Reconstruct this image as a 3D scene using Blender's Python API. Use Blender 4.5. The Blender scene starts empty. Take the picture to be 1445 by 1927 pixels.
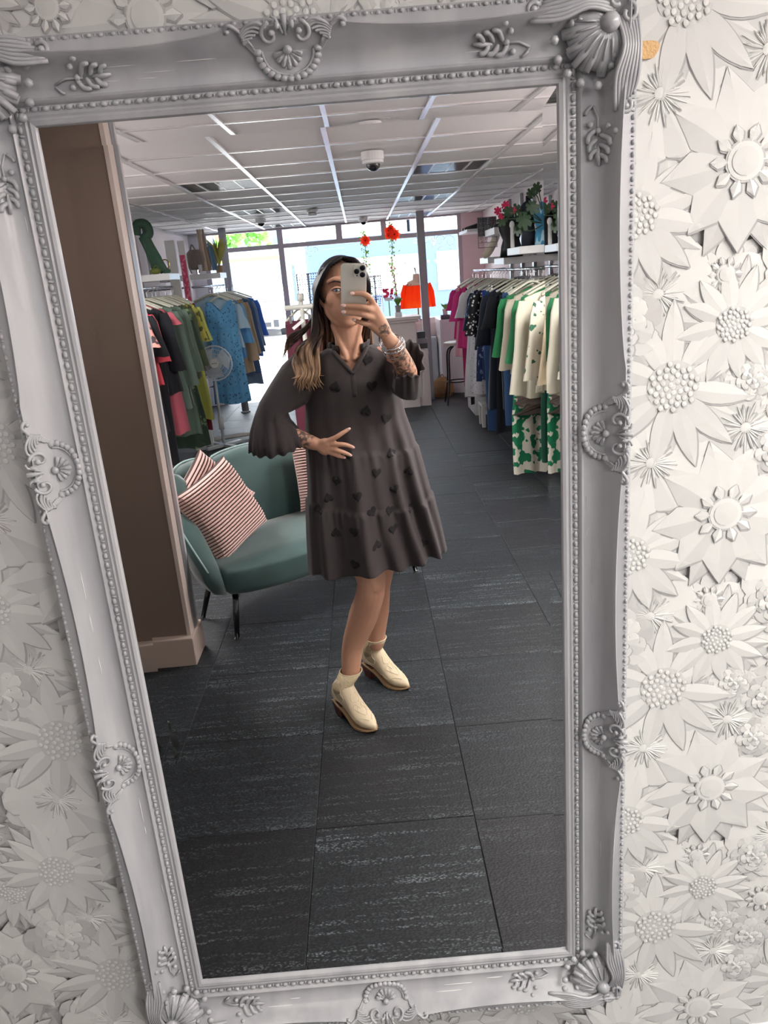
import bpy, math, random
import numpy as np
from mathutils import Vector, Matrix
from mathutils.bvhtree import BVHTree
# World: x to the right of the mirror, z up, the mirror glass lies in the plane y = 0 and
# the shop runs away from it towards -y.  Builders below take points as (x, d, z) where d is
# the distance from the mirror into the shop (d = -y); at() turns them into world points.
C = bpy.context.scene.collection
SC = bpy.context.scene
R = math.radians
PI = math.pi
sin, cos = math.sin, math.cos

# ---------------------------------------------------------------- camera
cam = bpy.data.cameras.new('camera'); camo = bpy.data.objects.new('camera', cam); C.objects.link(camo)
SC.camera = camo
cam.sensor_fit = 'HORIZONTAL'; cam.sensor_width = 36.0; cam.lens = 36.0 * 1443 / 1445
cam.clip_start = 0.01; cam.clip_end = 200
cr = Vector((0.99637484, -0.031431, -0.07905229)); cd = Vector((-0.08481879, -0.29545137, -0.95158513)); cf = Vector((0.00655316, 0.9548406, -0.29704625))
camo.matrix_world = Matrix(((cr.x, -cd.x, -cf.x, 0), (cr.y, -cd.y, -cf.y, -1.10), (cr.z, -cd.z, -cf.z, 1.55), (0, 0, 0, 1)))

# ---------------------------------------------------------------- sky, sun, exposure
w = bpy.data.worlds.new('world'); SC.world = w; w.use_nodes = True
bg = w.node_tree.nodes['Background']; bg.inputs[0].default_value = (0.86, 0.93, 1.0, 1); bg.inputs[1].default_value = 12
sun = bpy.data.lights.new('sun', 'SUN'); sun.energy = 9; sun.angle = 0.02; sun.color = (1, 0.96, 0.9)
suno = bpy.data.objects.new('sun', sun); C.objects.link(suno); suno.rotation_euler = (R(38), R(-22), 0)
vs = SC.view_settings; vs.view_transform = 'Standard'; vs.look = 'None'; vs.gamma = 1; vs.use_curve_mapping = False
vs.exposure = 0.0
def area(name, x, d, z, sx, sy, energy, color, rot=(0, 0, 0)):
    l = bpy.data.lights.new(name, 'AREA'); l.shape = 'RECTANGLE'; l.size = sx; l.size_y = sy; l.energy = energy; l.color = color
    o = bpy.data.objects.new(name, l); C.objects.link(o); o.location = (x, -d, z); o.rotation_euler = rot; return o
area('lamp_near_right', 1.42, 0.85, 2.17, 0.4, 0.9, 40, (1.0, 0.97, 0.92))
area('fill_near_left', -0.55, 1.3, 2.17, 0.5, 0.5, 5, (1.0, 0.9, 0.87))  # added fill for the near left; no lamp known there
area('fill_right_rail', 1.42, 2.7, 2.17, 0.4, 0.8, 72, (1.0, 0.97, 0.95))  # fill added to brighten the right-hand clothes, out of the mirror's view
area('fill_left_rail', -1.75, 3.3, 2.17, 0.5, 1.2, 70, (1.0, 0.97, 0.95))  # added unseen behind the pier to brighten the left-hand clothes


# ---------------------------------------------------------------- materials
MATS = {}
def nodes(m): return m.node_tree.nodes, m.node_tree.links
def mat(name, col, rough=0.6, metal=0.0, coat=0.0, bump=0.0, bscale=200.0, var=0.0, vscale=8.0, sheen=0.0, spec=0.5, emit=None, es=1.0, col2=None, thr=None, pscale=20.0, stretch=None, trans=0.0):
    """plain / varied / two-tone printed material, all procedural"""
    if name in MATS: return MATS[name]
    m = bpy.data.materials.new(name); m.use_nodes = True; N, L = nodes(m); b = N['Principled BSDF']
    b.inputs['Base Color'].default_value = (*col, 1); b.inputs['Roughness'].default_value = rough; b.inputs['Metallic'].default_value = metal
    b.inputs['Coat Weight'].default_value = coat; b.inputs['Specular IOR Level'].default_value = spec
    if sheen: b.inputs['Sheen Weight'].default_value = sheen; b.inputs['Sheen Roughness'].default_value = 0.4
    if emit: b.inputs['Emission Color'].default_value = (*emit, 1); b.inputs['Emission Strength'].default_value = es
    if trans: b.inputs['Transmission Weight'].default_value = trans
    if var or bump or col2:
        tc = N.new('ShaderNodeTexCoord'); mp = N.new('ShaderNodeMapping'); L.new(tc.outputs['Object'], mp.inputs[0])
        if stretch: mp.inputs['Scale'].default_value = stretch
    if col2:
        n = N.new('ShaderNodeTexNoise'); n.inputs['Scale'].default_value = pscale; n.inputs['Detail'].default_value = 1.5; L.new(mp.outputs[0], n.inputs[0])
        r = N.new('ShaderNodeValToRGB'); t = thr or 0.5
        r.color_ramp.elements[0].position = t - 0.01; r.color_ramp.elements[0].color = (*col, 1)
        r.color_ramp.elements[1].position = t + 0.01; r.color_ramp.elements[1].color = (*col2, 1)
        L.new(n.outputs[0], r.inputs[0]); L.new(r.outputs[0], b.inputs['Base Color'])
    elif var:
        n = N.new('ShaderNodeTexNoise'); n.inputs['Scale'].default_value = vscale; n.inputs['Detail'].default_value = 4; L.new(mp.outputs[0], n.inputs[0])
        r = N.new('ShaderNodeValToRGB')
        r.color_ramp.elements[0].position = 0.3; r.color_ramp.elements[0].color = (*[c * (1 - var) for c in col], 1)
        r.color_ramp.elements[1].position = 0.7; r.color_ramp.elements[1].color = (*[min(1, c * (1 + var)) for c in col], 1)
        L.new(n.outputs[0], r.inputs[0]); L.new(r.outputs[0], b.inputs['Base Color'])
    if bump:
        n2 = N.new('ShaderNodeTexNoise'); n2.inputs['Scale'].default_value = bscale; n2.inputs['Detail'].default_value = 3; L.new(mp.outputs[0], n2.inputs[0])
        bp = N.new('ShaderNodeBump'); bp.inputs['Strength'].default_value = bump; bp.inputs['Distance'].default_value = 0.004
        L.new(n2.outputs[0], bp.inputs['Height']); L.new(bp.outputs[0], b.inputs['Normal'])
    MATS[name] = m; return m
def dots(name, col, col2, scale, size=0.3, rough=0.7):
    if name in MATS: return MATS[name]
    m = mat(name, col, rough); N, L = nodes(m)
    tc = N.new('ShaderNodeTexCoord'); v = N.new('ShaderNodeTexVoronoi'); v.inputs['Scale'].default_value = scale; L.new(tc.outputs['Object'], v.inputs[0])
    r = N.new('ShaderNodeValToRGB'); r.color_ramp.elements[0].position = size; r.color_ramp.elements[0].color = (*col2, 1)
    r.color_ramp.elements[1].position = size + 0.03; r.color_ramp.elements[1].color = (*col, 1)
    L.new(v.outputs['Distance'], r.inputs[0]); L.new(r.outputs[0], N['Principled BSDF'].inputs['Base Color']); return m
def glass_mat():
    m = bpy.data.materials.new('window_glass'); m.use_nodes = True; N, L = nodes(m); N.remove(N['Principled BSDF'])
    t = N.new('ShaderNodeBsdfTransparent'); g = N.new('ShaderNodeBsdfGlossy'); g.inputs['Roughness'].default_value = 0.0
    f = N.new('ShaderNodeFresnel'); f.inputs[0].default_value = 1.35; x = N.new('ShaderNodeMixShader')
    L.new(f.outputs[0], x.inputs[0]); L.new(t.outputs[0], x.inputs[1]); L.new(g.outputs[0], x.inputs[2]); L.new(x.outputs[0], N['Material Output'].inputs[0]); return m
def translucent(m, col, f=.6):
    """thin cloth, film or petal that lets the daylight through"""
    N, L = nodes(m); t = N.new('ShaderNodeBsdfTranslucent'); t.inputs[0].default_value = (*col, 1); x = N.new('ShaderNodeMixShader'); x.inputs[0].default_value = f
    L.new(N['Principled BSDF'].outputs[0], x.inputs[1]); L.new(t.outputs[0], x.inputs[2]); L.new(x.outputs[0], N['Material Output'].inputs[0]); return m
white = mat('white_gloss', (0.8, 0.8, 0.8), 0.35)
wht = mat('white_matt', (0.78, 0.77, 0.76), 0.7)
chrome = mat('chrome', (0.7, 0.7, 0.72), 0.15, 1.0)
steel = mat('brushed_steel', (0.35, 0.35, 0.36), 0.3, 1.0)
black = mat('black_plastic', (0.012, 0.012, 0.014), 0.3)

# ---------------------------------------------------------------- mesh building
def at(p): return (p[0], -p[1], p[2])
class B:
    def __init__(s): s.v = []; s.f = []; s.m = []; s.mi = 0
    def add(s, v, f):
        o = len(s.v); s.v += [tuple(p) for p in v]; s.f += [tuple(i + o for i in q) for q in f]; s.m += [s.mi] * len(f); return s
    def box(s, x0, x1, y0, y1, z0, z1):
        v = [(x, y, z) for x in (x0, x1) for y in (y0, y1) for z in (z0, z1)]
        return s.add(v, [(0, 1, 3, 2), (4, 6, 7, 5), (0, 4, 5, 1), (2, 3, 7, 6), (0, 2, 6, 4), (1, 5, 7, 3)])
    def rbox(s, c, sz, ang=0, tilt=0, ax=None):
        """box of size sz centred at c, turned by ang about z (and tilt about its own x)"""
        hx, hy, hz = sz[0] / 2, sz[1] / 2, sz[2] / 2
        M = Matrix.Rotation(ang, 3, 'Z') @ Matrix.Rotation(tilt, 3, ax or 'X')
        v = [tuple(Vector(c) + M @ Vector((x, y, z))) for x in (-hx, hx) for y in (-hy, hy) for z in (-hz, hz)]
        return s.add(v, [(0, 1, 3, 2), (4, 6, 7, 5), (0, 4, 5, 1), (2, 3, 7, 6), (0, 2, 6, 4), (1, 5, 7, 3)])
    def loft(s, rings, cap=True, close=False, capstart=True):
        n = len(rings[0]); v = [p for r in rings for p in r]; f = []
        K = len(rings)
        for i in range(K if close else K - 1):
            a = i * n; b = ((i + 1) % K) * n
            for j in range(n):
                k = (j + 1) % n; f.append((a + j, a + k, b + k, b + j))
        if cap and not close:
            if capstart: f.append(tuple(range(n))[::-1])
            f.append(tuple((K - 1) * n + j for j in range(n)))
        return s.add(v, f)
    def tube(s, pts, rad, n=8, close=False, cap=True, flat=1.0):
        P = [Vector(p) for p in pts]; K = len(P)
        if not hasattr(rad, '__len__'): rad = [rad] * K
        T = []
        for i in range(K):
            a = P[(i - 1) % K] if (close or i > 0) else P[i]; b = P[(i + 1) % K] if (close or i < K - 1) else P[i]
            t = b - a; T.append(t.normalized() if t.length > 1e-9 else Vector((0, 0, 1)))
        up = Vector((0, 0, 1)) if abs(T[0].z) < 0.9 else Vector((1, 0, 0))
        u = T[0].cross(up).normalized(); rings = []
        for i in range(K):
            u = (u - T[i] * u.dot(T[i]))
            u = u.normalized() if u.length > 1e-6 else T[i].orthogonal().normalized()
            w_ = T[i].cross(u)
            rings.append([tuple(P[i] + (u * cos(2 * PI * j / n) + w_ * sin(2 * PI * j / n) * flat) * rad[i]) for j in range(n)])
        return s.loft(rings, cap, close)
    def ball(s, c, r, n=10, m=6, M=None):
        if not hasattr(r, '__len__'): r = (r, r, r)
        v = []; f = []
        for i in range(1, m):
            for j in range(n):
                p = Vector((r[0] * sin(PI * i / m) * cos(2 * PI * j / n), r[1] * sin(PI * i / m) * sin(2 * PI * j / n), r[2] * cos(PI * i / m)))
                if M: p = M @ p
                v.append(tuple(Vector(c) + p))
        for q in (1, -1):
            p = Vector((0, 0, r[2] * q)); p = M @ p if M else p; v.append(tuple(Vector(c) + p))
        for i in range(m - 2):
            for j in range(n): k = (j + 1) % n; f.append((i * n + j, (i + 1) * n + j, (i + 1) * n + k, i * n + k))
        t = len(v) - 2; a = (m - 2) * n
        for j in range(n): k = (j + 1) % n; f.append((t, j, k)); f.append((t + 1, a + k, a + j))
        return s.add(v, f)
    def lathe(s, prof, c=(0, 0, 0), n=20, cap=True):
        return s.loft([[(c[0] + r * cos(2 * PI * j / n), c[1] + r * sin(2 * PI * j / n), c[2] + z) for j in range(n)] for r, z in prof], cap)
    def slab(s, pts, n, t):
        """flat outline pts given thickness t along vector n"""
        n = Vector(n).normalized() * t; a = [Vector(p) for p in pts]; k = len(a)
        return s.add(a + [p + n for p in a], [tuple(range(k))[::-1], tuple(range(k, 2 * k))] + [(i, (i + 1) % k, (i + 1) % k + k, i + k) for i in range(k)])
    def mesh(s, name, org=(0, 0, 0)):
        me = bpy.data.meshes.new(name)
        me.from_pydata([(p[0] - org[0], -(p[1] - org[1]), p[2] - org[2]) for p in s.v], [], [q[::-1] for q in s.f]); return me
def link(name, me, m, parent=None, loc=(0, 0, 0), smooth=False, mods=None, bevel=0, mi=None):
    o = bpy.data.objects.new(name, me); C.objects.link(o)
    for x in (m if isinstance(m, (list, tuple)) else [m]): me.materials.append(x)
    if mi and any(mi): me.polygons.foreach_set('material_index', mi)
    if smooth: me.polygons.foreach_set('use_smooth', [True] * len(me.polygons))
    if parent: o.parent = parent
    o.location = at(loc)
    if bevel:
        b = o.modifiers.new('bevel', 'BEVEL'); b.width = bevel; b.segments = 2; b.limit_method = 'ANGLE'
    return o
def part(b, name, m, parent=None, org=None, smooth=False, bevel=0, label=None, kind=None, loc=None, sub=0, auto=False):
    """one mesh object; children share their root's origin"""
    if org is None: org = parent['org'] if parent else (0, 0, 0)
    o = link(name, b.mesh(name, org), m, parent, (0, 0, 0) if parent else org, smooth, None, bevel, b.m)
    o['org'] = tuple(org)
    if label: o['label'] = label
    if kind: o['kind'] = kind
    if sub: q = o.modifiers.new('sub', 'SUBSURF'); q.levels = q.render_levels = sub
    return o
def tag(o, label, cat, group=None):
    o['label'] = label; o['category'] = cat
    if group: o['group'] = group
    return o
def root(name, loc, label, cat, group=None):
    o = bpy.data.objects.new(name, None); C.objects.link(o); o.location = at(loc); o['org'] = tuple(loc); o.empty_display_size = 0.05
    return tag(o, label, cat, group)
def dup(o, loc=None, parent=None, label=None):
    c = o.copy(); C.objects.link(c)
    if parent: c.parent = parent
    if loc is not None: c.location = at(loc); c['org'] = tuple(loc)
    if label: c['label'] = label
    for ch in o.children: dup(ch, None, c)
    return c
def voxel(o, size, smooth=6, name=None):
    """fuse overlapping shapes of o into one continuous skin"""
    r = o.modifiers.new('r', 'REMESH'); r.mode = 'VOXEL'; r.voxel_size = size; r.use_smooth_shade = True
    if smooth: s = o.modifiers.new('s', 'SMOOTH'); s.iterations = smooth; s.factor = 0.5
    dg = bpy.context.evaluated_depsgraph_get(); me = bpy.data.meshes.new_from_object(o.evaluated_get(dg))
    o.modifiers.clear(); o.data = me; me.polygons.foreach_set('use_smooth', [True] * len(me.polygons)); return o
def interp(xs, ys, x):
    return float(np.interp(x, xs, ys))
def bez(p, n=12):
    """smooth curve through points (Catmull-Rom)"""
    p = [Vector(tuple(q) + (0,) * (3 - len(q))) for q in p]; p = [p[0] * 2 - p[1]] + p + [p[-1] * 2 - p[-2]]; out = []
    for i in range(1, len(p) - 2):
        for k in range(n):
            t = k / n; a, b, c, d = p[i - 1:i + 3]
            out.append(tuple(0.5 * ((2 * b) + (c - a) * t + (2 * a - 5 * b + 4 * c - d) * t * t + (3 * b - a - 3 * c + d) * t ** 3)))
    out.append(tuple(p[-2])); return out

# ================================================================ the setting
CZ = 2.20                                   # ceiling height
XL, XR, DW = -2.15, 1.66, 9.45              # side walls, window wall
def struct(b, name, m, parent=None, **k):
    o = part(b, name, m, parent, **k)
    if not parent: o['kind'] = 'structure'
    return o
plaster = mat('plaster_white', (0.72, 0.70, 0.70), 0.85, bump=0.05, bscale=60)
plaster_pink = mat('plaster_blush', (0.74, 0.66, 0.66), 0.85)
brownp = mat('column_taupe', (0.165, 0.118, 0.092), 0.75, bump=0.08, bscale=150)

# ---- carpet tiles, each its own piece on the sub floor
sub = struct(B().box(XL, XR, -0.03, DW, -0.05, -0.012), 'floor', mat('floor_screed', (0.01, 0.01, 0.012), 0.9))
def carpet_mat(i, base, lines):
    m = bpy.data.materials.new('carpet_loop_%d' % i); m.use_nodes = True; N, L = nodes(m); b = N['Principled BSDF']; b.inputs['Roughness'].default_value = 0.58; b.inputs['Specular IOR Level'].default_value = 0.42; b.inputs['Sheen Weight'].default_value = 0.07; b.inputs['Sheen Roughness'].default_value = 0.35; b.inputs['Sheen Tint'].default_value = (0.75, 0.85, 1.0, 1)
    tc = N.new('ShaderNodeTexCoord'); mp = N.new('ShaderNodeMapping'); mp.inputs['Scale'].default_value = (1.6, 34, 1); L.new(tc.outputs['Object'], mp.inputs[0])
    n = N.new('ShaderNodeTexNoise'); n.inputs['Scale'].default_value = 1.0; n.inputs['Detail'].default_value = 5; n.inputs['Roughness'].default_value = 0.65; n.inputs['Distortion'].default_value = 0.15
    L.new(mp.outputs[0], n.inputs[0])
    r = N.new('ShaderNodeValToRGB'); r.color_ramp.elements[0].position = 0.50; r.color_ramp.elements[0].color = (0, 0, 0, 1); r.color_ramp.elements[1].position = 0.62; r.color_ramp.elements[1].color = (1, 1, 1, 1); L.new(n.outputs[0], r.inputs[0])
    f = N.new('ShaderNodeTexVoronoi'); f.inputs['Scale'].default_value = 1; mq = N.new('ShaderNodeMapping'); mq.inputs['Scale'].default_value = (120, 210, 200); L.new(tc.outputs['Object'], mq.inputs[0]); L.new(mq.outputs[0], f.inputs[0])   # the loops
    dk = N.new('ShaderNodeValToRGB'); dk.color_ramp.elements[0].color = (*[c * 1.8 for c in base], 1); dk.color_ramp.elements[1].position = .7; dk.color_ramp.elements[1].color = (*[c * .3 for c in base], 1); L.new(f.outputs['Distance'], dk.inputs[0])
    lt = N.new('ShaderNodeValToRGB'); lt.color_ramp.elements[0].color = (.17 * lines, .20 * lines, .215 * lines, 1); lt.color_ramp.elements[1].position = .55; lt.color_ramp.elements[1].color = (*[c * .6 for c in base], 1); L.new(f.outputs['Distance'], lt.inputs[0])
    mx = N.new('ShaderNodeMix'); mx.data_type = 'RGBA'; L.new(r.outputs[0], mx.inputs[0]); L.new(dk.outputs[0], mx.inputs[6]); L.new(lt.outputs[0], mx.inputs[7]); L.new(mx.outputs[2], b.inputs['Base Color'])
    bp = N.new('ShaderNodeBump'); bp.inputs['Strength'].default_value = 0.35; bp.inputs['Distance'].default_value = 0.0025; bp.invert = True
    L.new(f.outputs['Distance'], bp.inputs['Height']); L.new(bp.outputs[0], b.inputs['Normal']); return m
random.seed(4)
cms = [carpet_mat(i, b_, l) for i, (b_, l) in enumerate([((0.009, 0.012, 0.016), .55), ((0.011, 0.015, 0.019), 1.5), ((0.007, 0.008, 0.011), .8), ((0.015, 0.020, 0.025), .9), ((0.009, 0.009, 0.014), .5)])]
tile_me = {}
def carpet_tile(hx, hy):
    key = (round(hx, 3), round(hy, 3))
    if key not in tile_me:
        b = B(); e = 0.0018
        b.loft([[(-hx, -hy, -0.011), (hx, -hy, -0.011), (hx, hy, -0.011), (-hx, hy, -0.011)], [(-hx, -hy, -e), (hx, -hy, -e), (hx, hy, -e), (-hx, hy, -e)],
                [(-hx + e, -hy + e, 0), (hx - e, -hy + e, 0), (hx - e, hy - e, 0), (-hx + e, hy - e, 0)]])
        tile_me[key] = b.mesh('carpet_tile')
    return tile_me[key]
xs = [XL, -1.75, -1.26, -0.765, -0.265, 0.205, 0.715, 1.20, XR]
off = [0.1, 0.3, 0.42, 0.33, 0.32, 0.30, 0.06, 0.26]
for i in range(8):
    hx = (xs[i + 1] - xs[i]) / 2 - 0.0006; cx = (xs[i] + xs[i + 1]) / 2; d = -0.5 + off[i]
    while d < DW - 0.03:
        a, b_ = max(d, -0.03), min(d + 0.487, DW)
        if b_ - a > 0.03:
            me = carpet_tile(hx, (b_ - a) / 2 - 0.0006)
            if not me.materials: me.materials.append(cms[0])
            o = bpy.data.objects.new('carpet_tile', me); C.objects.link(o); o.parent = sub
            o.location = at((cx, (a + b_) / 2, random.uniform(-0.0012, 0.0)))
            k = random.choice([0, 0, 1, 1, 2, 2, 3, 4]); o.material_slots[0].link = 'OBJECT'; o.material_slots[0].material = cms[k]
        d += 0.487

# ---- ceiling: dark void board, grid, lay-in tiles, louvre lights
ceil = struct(B().box(XL, XR, -0.03, DW, CZ + 0.045, CZ + 0.08), 'ceiling', wht)
RX = [-2.15, -1.68, -1.155, -0.63, -0.105, 0.42, 0.945, 1.47, 1.66]     # main runners
DD = 0.545; D0 = -0.565
tilem = mat('ceiling_tile_matt', (0.80, 0.78, 0.78), 0.9, bump=0.25, bscale=350)
gridw = mat('grid_white', (0.80, 0.78, 0.78), 0.25)
gridp = mat('grid_pinkish', (0.80, 0.62, 0.64), 0.25)
b = B()
for i, x in enumerate(RX[1:-1]):
    if i != 3: b.box(x - 0.0125, x + 0.0125, -0.03, DW, CZ - 0.004, CZ + 0.03)
part(b, 'ceiling_runner', gridw, ceil)
part(B().box(-0.1175, -0.0925, -0.03, DW, CZ - 0.004, CZ + 0.03), 'ceiling_runner', gridp, ceil)
b = B(); ks = [k for k in range(0, 19) if -0.03 < D0 + k * DD < DW]
for k in ks: b.box(XL, XR, D0 + k * DD - 0.012, D0 + k * DD + 0.012, CZ - 0.002, CZ + 0.028)
part(b, 'cross_runner', gridw, ceil)
LIGHTS = {(i, k): 0 for k in (5, 9, 13, 17) for i in (2, 5)}
PANELS = {}
tcache = {}
for i in range(8):
    for k in range(-1, 19):
        a, e = max(D0 + k * DD, -0.03), min(D0 + (k + 1) * DD, DW)
        if e - a < 0.05 or (i, k) in LIGHTS or (i, k) in PANELS: continue
        x0, x1 = RX[i] + 0.010, RX[i + 1] - 0.010; a += 0.010; e -= 0.010
        hx, hd = round((x1 - x0) / 2, 4), round((e - a) / 2, 4)
        if (hx, hd) not in tcache:
            tb = B(); tb.loft([[(-hx, -hd, 0.018), (hx, -hd, 0.018), (hx, hd, 0.018), (-hx, hd, 0.018)], [(-hx, -hd, 0.004), (hx, -hd, 0.004), (hx, hd, 0.004), (-hx, hd, 0.004)][::1],
                               [(-hx + .006, -hd + .006, 0.0), (hx - .006, -hd + .006, 0.0), (hx - .006, hd - .006, 0.0), (-hx + .006, hd - .006, 0.0)]])
            tm = tb.mesh('ceiling_tile'); tm.materials.append(tilem); tcache[(hx, hd)] = tm
        o = bpy.data.objects.new('ceiling_tile', tcache[(hx, hd)]); C.objects.link(o); o.parent = ceil
        o.location = at(((x0 + x1) / 2, (a + e) / 2, CZ + 0.006))
# louvred fluorescent fittings (unlit) set in the grid
alu = mat('louvre_aluminium', (0.75, 0.75, 0.76), 0.12, 1.0)
def louvre(i, k, label):
    x0, x1 = RX[i] + 0.012, RX[i + 1] - 0.012; a, e = D0 + k * DD + 0.012, D0 + (k + 1) * DD - 0.012
    if i == 3: x0, x1 = RX[2] + 0.012, RX[3] - 0.012
    if i == 6: x0, x1 = RX[5] + 0.012, RX[6] - 0.012
    t = root('ceiling_light', ((x0 + x1) / 2, (a + e) / 2, CZ), label, 'ceiling light', 'louvred square ceiling lights')
    part(B().box(x0, x1, a, e, CZ + 0.040, CZ + 0.044), 'housing', white, t)
    f = B(); f.box(x0, x1, a, a + .01, CZ, CZ + .04); f.box(x0, x1, e - .01, e, CZ, CZ + .04); f.box(x0, x0 + .01, a, e, CZ, CZ + .04); f.box(x1 - .01, x1, a, e, CZ, CZ + .04)
    part(f, 'light_frame', white, t)
    for q in range(1, 4):
        xq = x0 + (x1 - x0) * q / 4
        part(B().tube([(xq, a + .02, CZ + .03), (xq, e - .02, CZ + .03)], 0.008, 6), 'tube_lamp', white, t)
        part(B().box(xq - .006 + (x1 - x0) / 8 * 0, xq + .006, a, e, CZ + .001, CZ + .034), 'louvre_rib', white, t)
    for q in range(9):
        d = a + (e - a) * (q + .5) / 9
        v = B(); v.loft([[(x0 + .01, d - .004, CZ + .002), (x1 - .01, d - .004, CZ + .002), (x1 - .01, d + .004, CZ + .002), (x0 + .01, d + .004, CZ + .002)], [(x0 + .01, d - .0005, CZ + .038), (x1 - .01, d - .0005, CZ + .038), (x1 - .01, d + .0005, CZ + .038), (x0 + .01, d + .0005, CZ + .038)]])
        part(v, 'louvre_blade', alu, t)
LV = [(3, 5, 'louvred ceiling light nearest the mirror on the left'), (3, 9, 'louvred ceiling light left of centre, second from the mirror'), (6, 9, 'louvred ceiling light behind and right of the near dome camera'),
      (3, 13, 'louvred ceiling light left of centre, third from the mirror'), (6, 13, 'louvred ceiling light on the right, third from the mirror'), (3, 17, 'louvred ceiling light beside the far left dome camera'),
      (6, 17, 'louvred ceiling light farthest on the right by the white post'), (6, 5, 'louvred ceiling light nearest the mirror on the right')]
# housings over the area lights; rail and near left lamps are added fill
for x, d, sx, sy, lab in ((1.42, .85, .4, .9, 'flat white ceiling lamp near the mirror wall on the right'), (-.55, 1.3, .5, .5, 'small added fill lamp on the ceiling between the mirror and the boxed pier'), (1.42, 2.7, .4, .8, 'added flat fill lamp over the mirror end of the right rail'), (-1.75, 3.3, .5, 1.2, 'added flat fill lamp behind the boxed pier')):
    t = root('ceiling_lamp', (x, d, CZ), lab, 'ceiling lamp', 'flat ceiling lamps'); part(B().box(x - sx / 2 - .02, x + sx / 2 + .02, d - sy / 2 - .02, d + sy / 2 + .02, CZ - .022, CZ - .003), 'lamp_housing', white, t, bevel=.003)
# dome cameras
def dome(u, label, s=1.0):
    t = root('dome_camera', (u[0], u[1], CZ), label, 'security camera', 'dome cameras on the ceiling')
    part(B().lathe([(.055 * s, 0), (.055 * s, -.035 * s), (.050 * s, -.042 * s)], (u[0], u[1], CZ - 0.004), 24), 'housing', white, t, bevel=.002)
    part(B().lathe([(.052 * s, -.040 * s), (.052 * s, -.052 * s), (.036 * s, -.056 * s)], (u[0], u[1], CZ - 0.004), 24), 'trim_ring', white, t)
    g = B(); g.lathe([(.036 * s * cos(a), -.054 * s - .034 * s * sin(a)) for a in [i * PI / 2 / 8 for i in range(8)]] + [(.001, -.088 * s)], (u[0], u[1], CZ - 0.004), 24)
    part(g, 'dome_glass', mat('smoked_dome', (0.01, 0.01, 0.015), 0.05, coat=1), t, smooth=True)
dome((0.132,3.572,2.2), 'near white dome camera with black lens over the middle of the shop', 1.15)
dome((-0.97,7.476,2.2), 'white dome camera with black lens beside the left far ceiling light')
dome((0.109,8.63,2.2), 'far white dome camera above the flower garland')
t = root('smoke_detector', (-0.405,7.027,2.2), 'round white smoke detector with vents on the ceiling', 'smoke detector')
q = t['org']; part(B().lathe([(.055, 0), (.055, -.02), (.045, -.03)], (q[0], q[1], CZ - .003), 20), 'base', white, t)
part(B().lathe([(.045, -.034), (.045, -.055), (.03, -.06)], (q[0], q[1], CZ - .003), 20), 'sensor_head', white, t)
part(B().lathe([(.040, -.026), (.040, -.034)], (q[0], q[1], CZ - .003), 20), 'vent', black, t)

# ---- walls
struct(B().box(XL - .1, XL, -0.03, DW, -.05, CZ + .08), 'wall_left', plaster)
struct(B().box(XR, XR + .1, -0.03, DW, -.05, CZ + .08), 'wall_right', plaster_pink)
struct(B().box(XL - .1, XR + .1, -0.13, -0.03, -.05, CZ + .08), 'wall_mirror', mat('wallpaper_ground', (0.50, 0.475, 0.475), 0.8))
sk = B(); sk.loft([[(x, 0.0 - 0.03, 0), (x, -0.015, 0), (x, -0.012, .085), (x, -.018, .096), (x, -0.03, .100)] for x in (XL, XR)]); struct(sk, 'baseboard_mirror', white)
# boxed pier to the left with metal corner bead and skirting
pier = root('boxed_pier', (-1.037,2.035,0), 'brown boxed pier with pale skirting left of the sofa', 'column'); del pier['label']; del pier['category']; pier['kind'] = 'structure'; pier.name = 'wall_pier'
part(B().box(XL, -0.868, 1.93, 2.07, 0, CZ), 'wall_face', brownp, pier)
part(B().box(XL, -1.15, 1.905, 1.93, 0, CZ), 'wall_face', brownp, pier)
part(B().box(-0.868, -0.852, 1.924, 1.99, .12, CZ), 'corner_bead', mat('bead_cream', (0.50, 0.42, 0.37), 0.4), pier)
part(B().box(-0.868, -0.848, 1.99, 2.04, .12, CZ), 'corner_bead', mat('bead_grey', (0.28, 0.28, 0.29), 0.35, 0.6), pier)
part(B().box(-0.868, -0.850, 2.04, 2.07, .12, CZ), 'corner_bead', mat('bead_pale', (0.50, 0.48, 0.47), 0.35), pier)
skm = mat('skirting_cream', (0.42, 0.34, 0.29), 0.4)
part(B().box(-1.165, -0.838, 1.890, 2.085, 0, .13), 'skirting', skm, pier, bevel=.004)
part(B().box(XL, -1.165, 1.868, 1.91, 0, .13), 'skirting', skm, pier, bevel=.004)

# ================================================================ wallpaper: printed sheet of layered paper flowers
# The sheet is cut-paper relief of a few tenths of a millimetre; each flower prints its own tones.
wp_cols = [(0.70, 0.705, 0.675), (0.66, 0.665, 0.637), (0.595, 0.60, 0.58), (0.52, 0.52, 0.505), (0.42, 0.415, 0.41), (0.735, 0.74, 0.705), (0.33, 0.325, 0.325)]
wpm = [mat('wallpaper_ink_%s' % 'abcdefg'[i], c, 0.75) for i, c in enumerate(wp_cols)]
random.seed(11)
def petal_pts(kind, L, Wd, n=7):
    out = []
    for i in range(n + 1):
        t = i / n
        if kind == 'p': w_ = Wd * (sin(PI * min(1, t * 1.0)) ** 0.75) * (1 - 0.35 * t) if t < 1 else 0
        elif kind == 'r': w_ = Wd * (0.35 + 0.75 * t) * math.sqrt(max(0, 1 - ((t - 0.62) / 0.40) ** 2)) if t > 0.62 else Wd * (0.35 + 0.75 * t)
        else: w_ = Wd * interp([0, .55, 1], [.3, 1, 0], t)
        out.append((L * t, w_))
    return out
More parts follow.
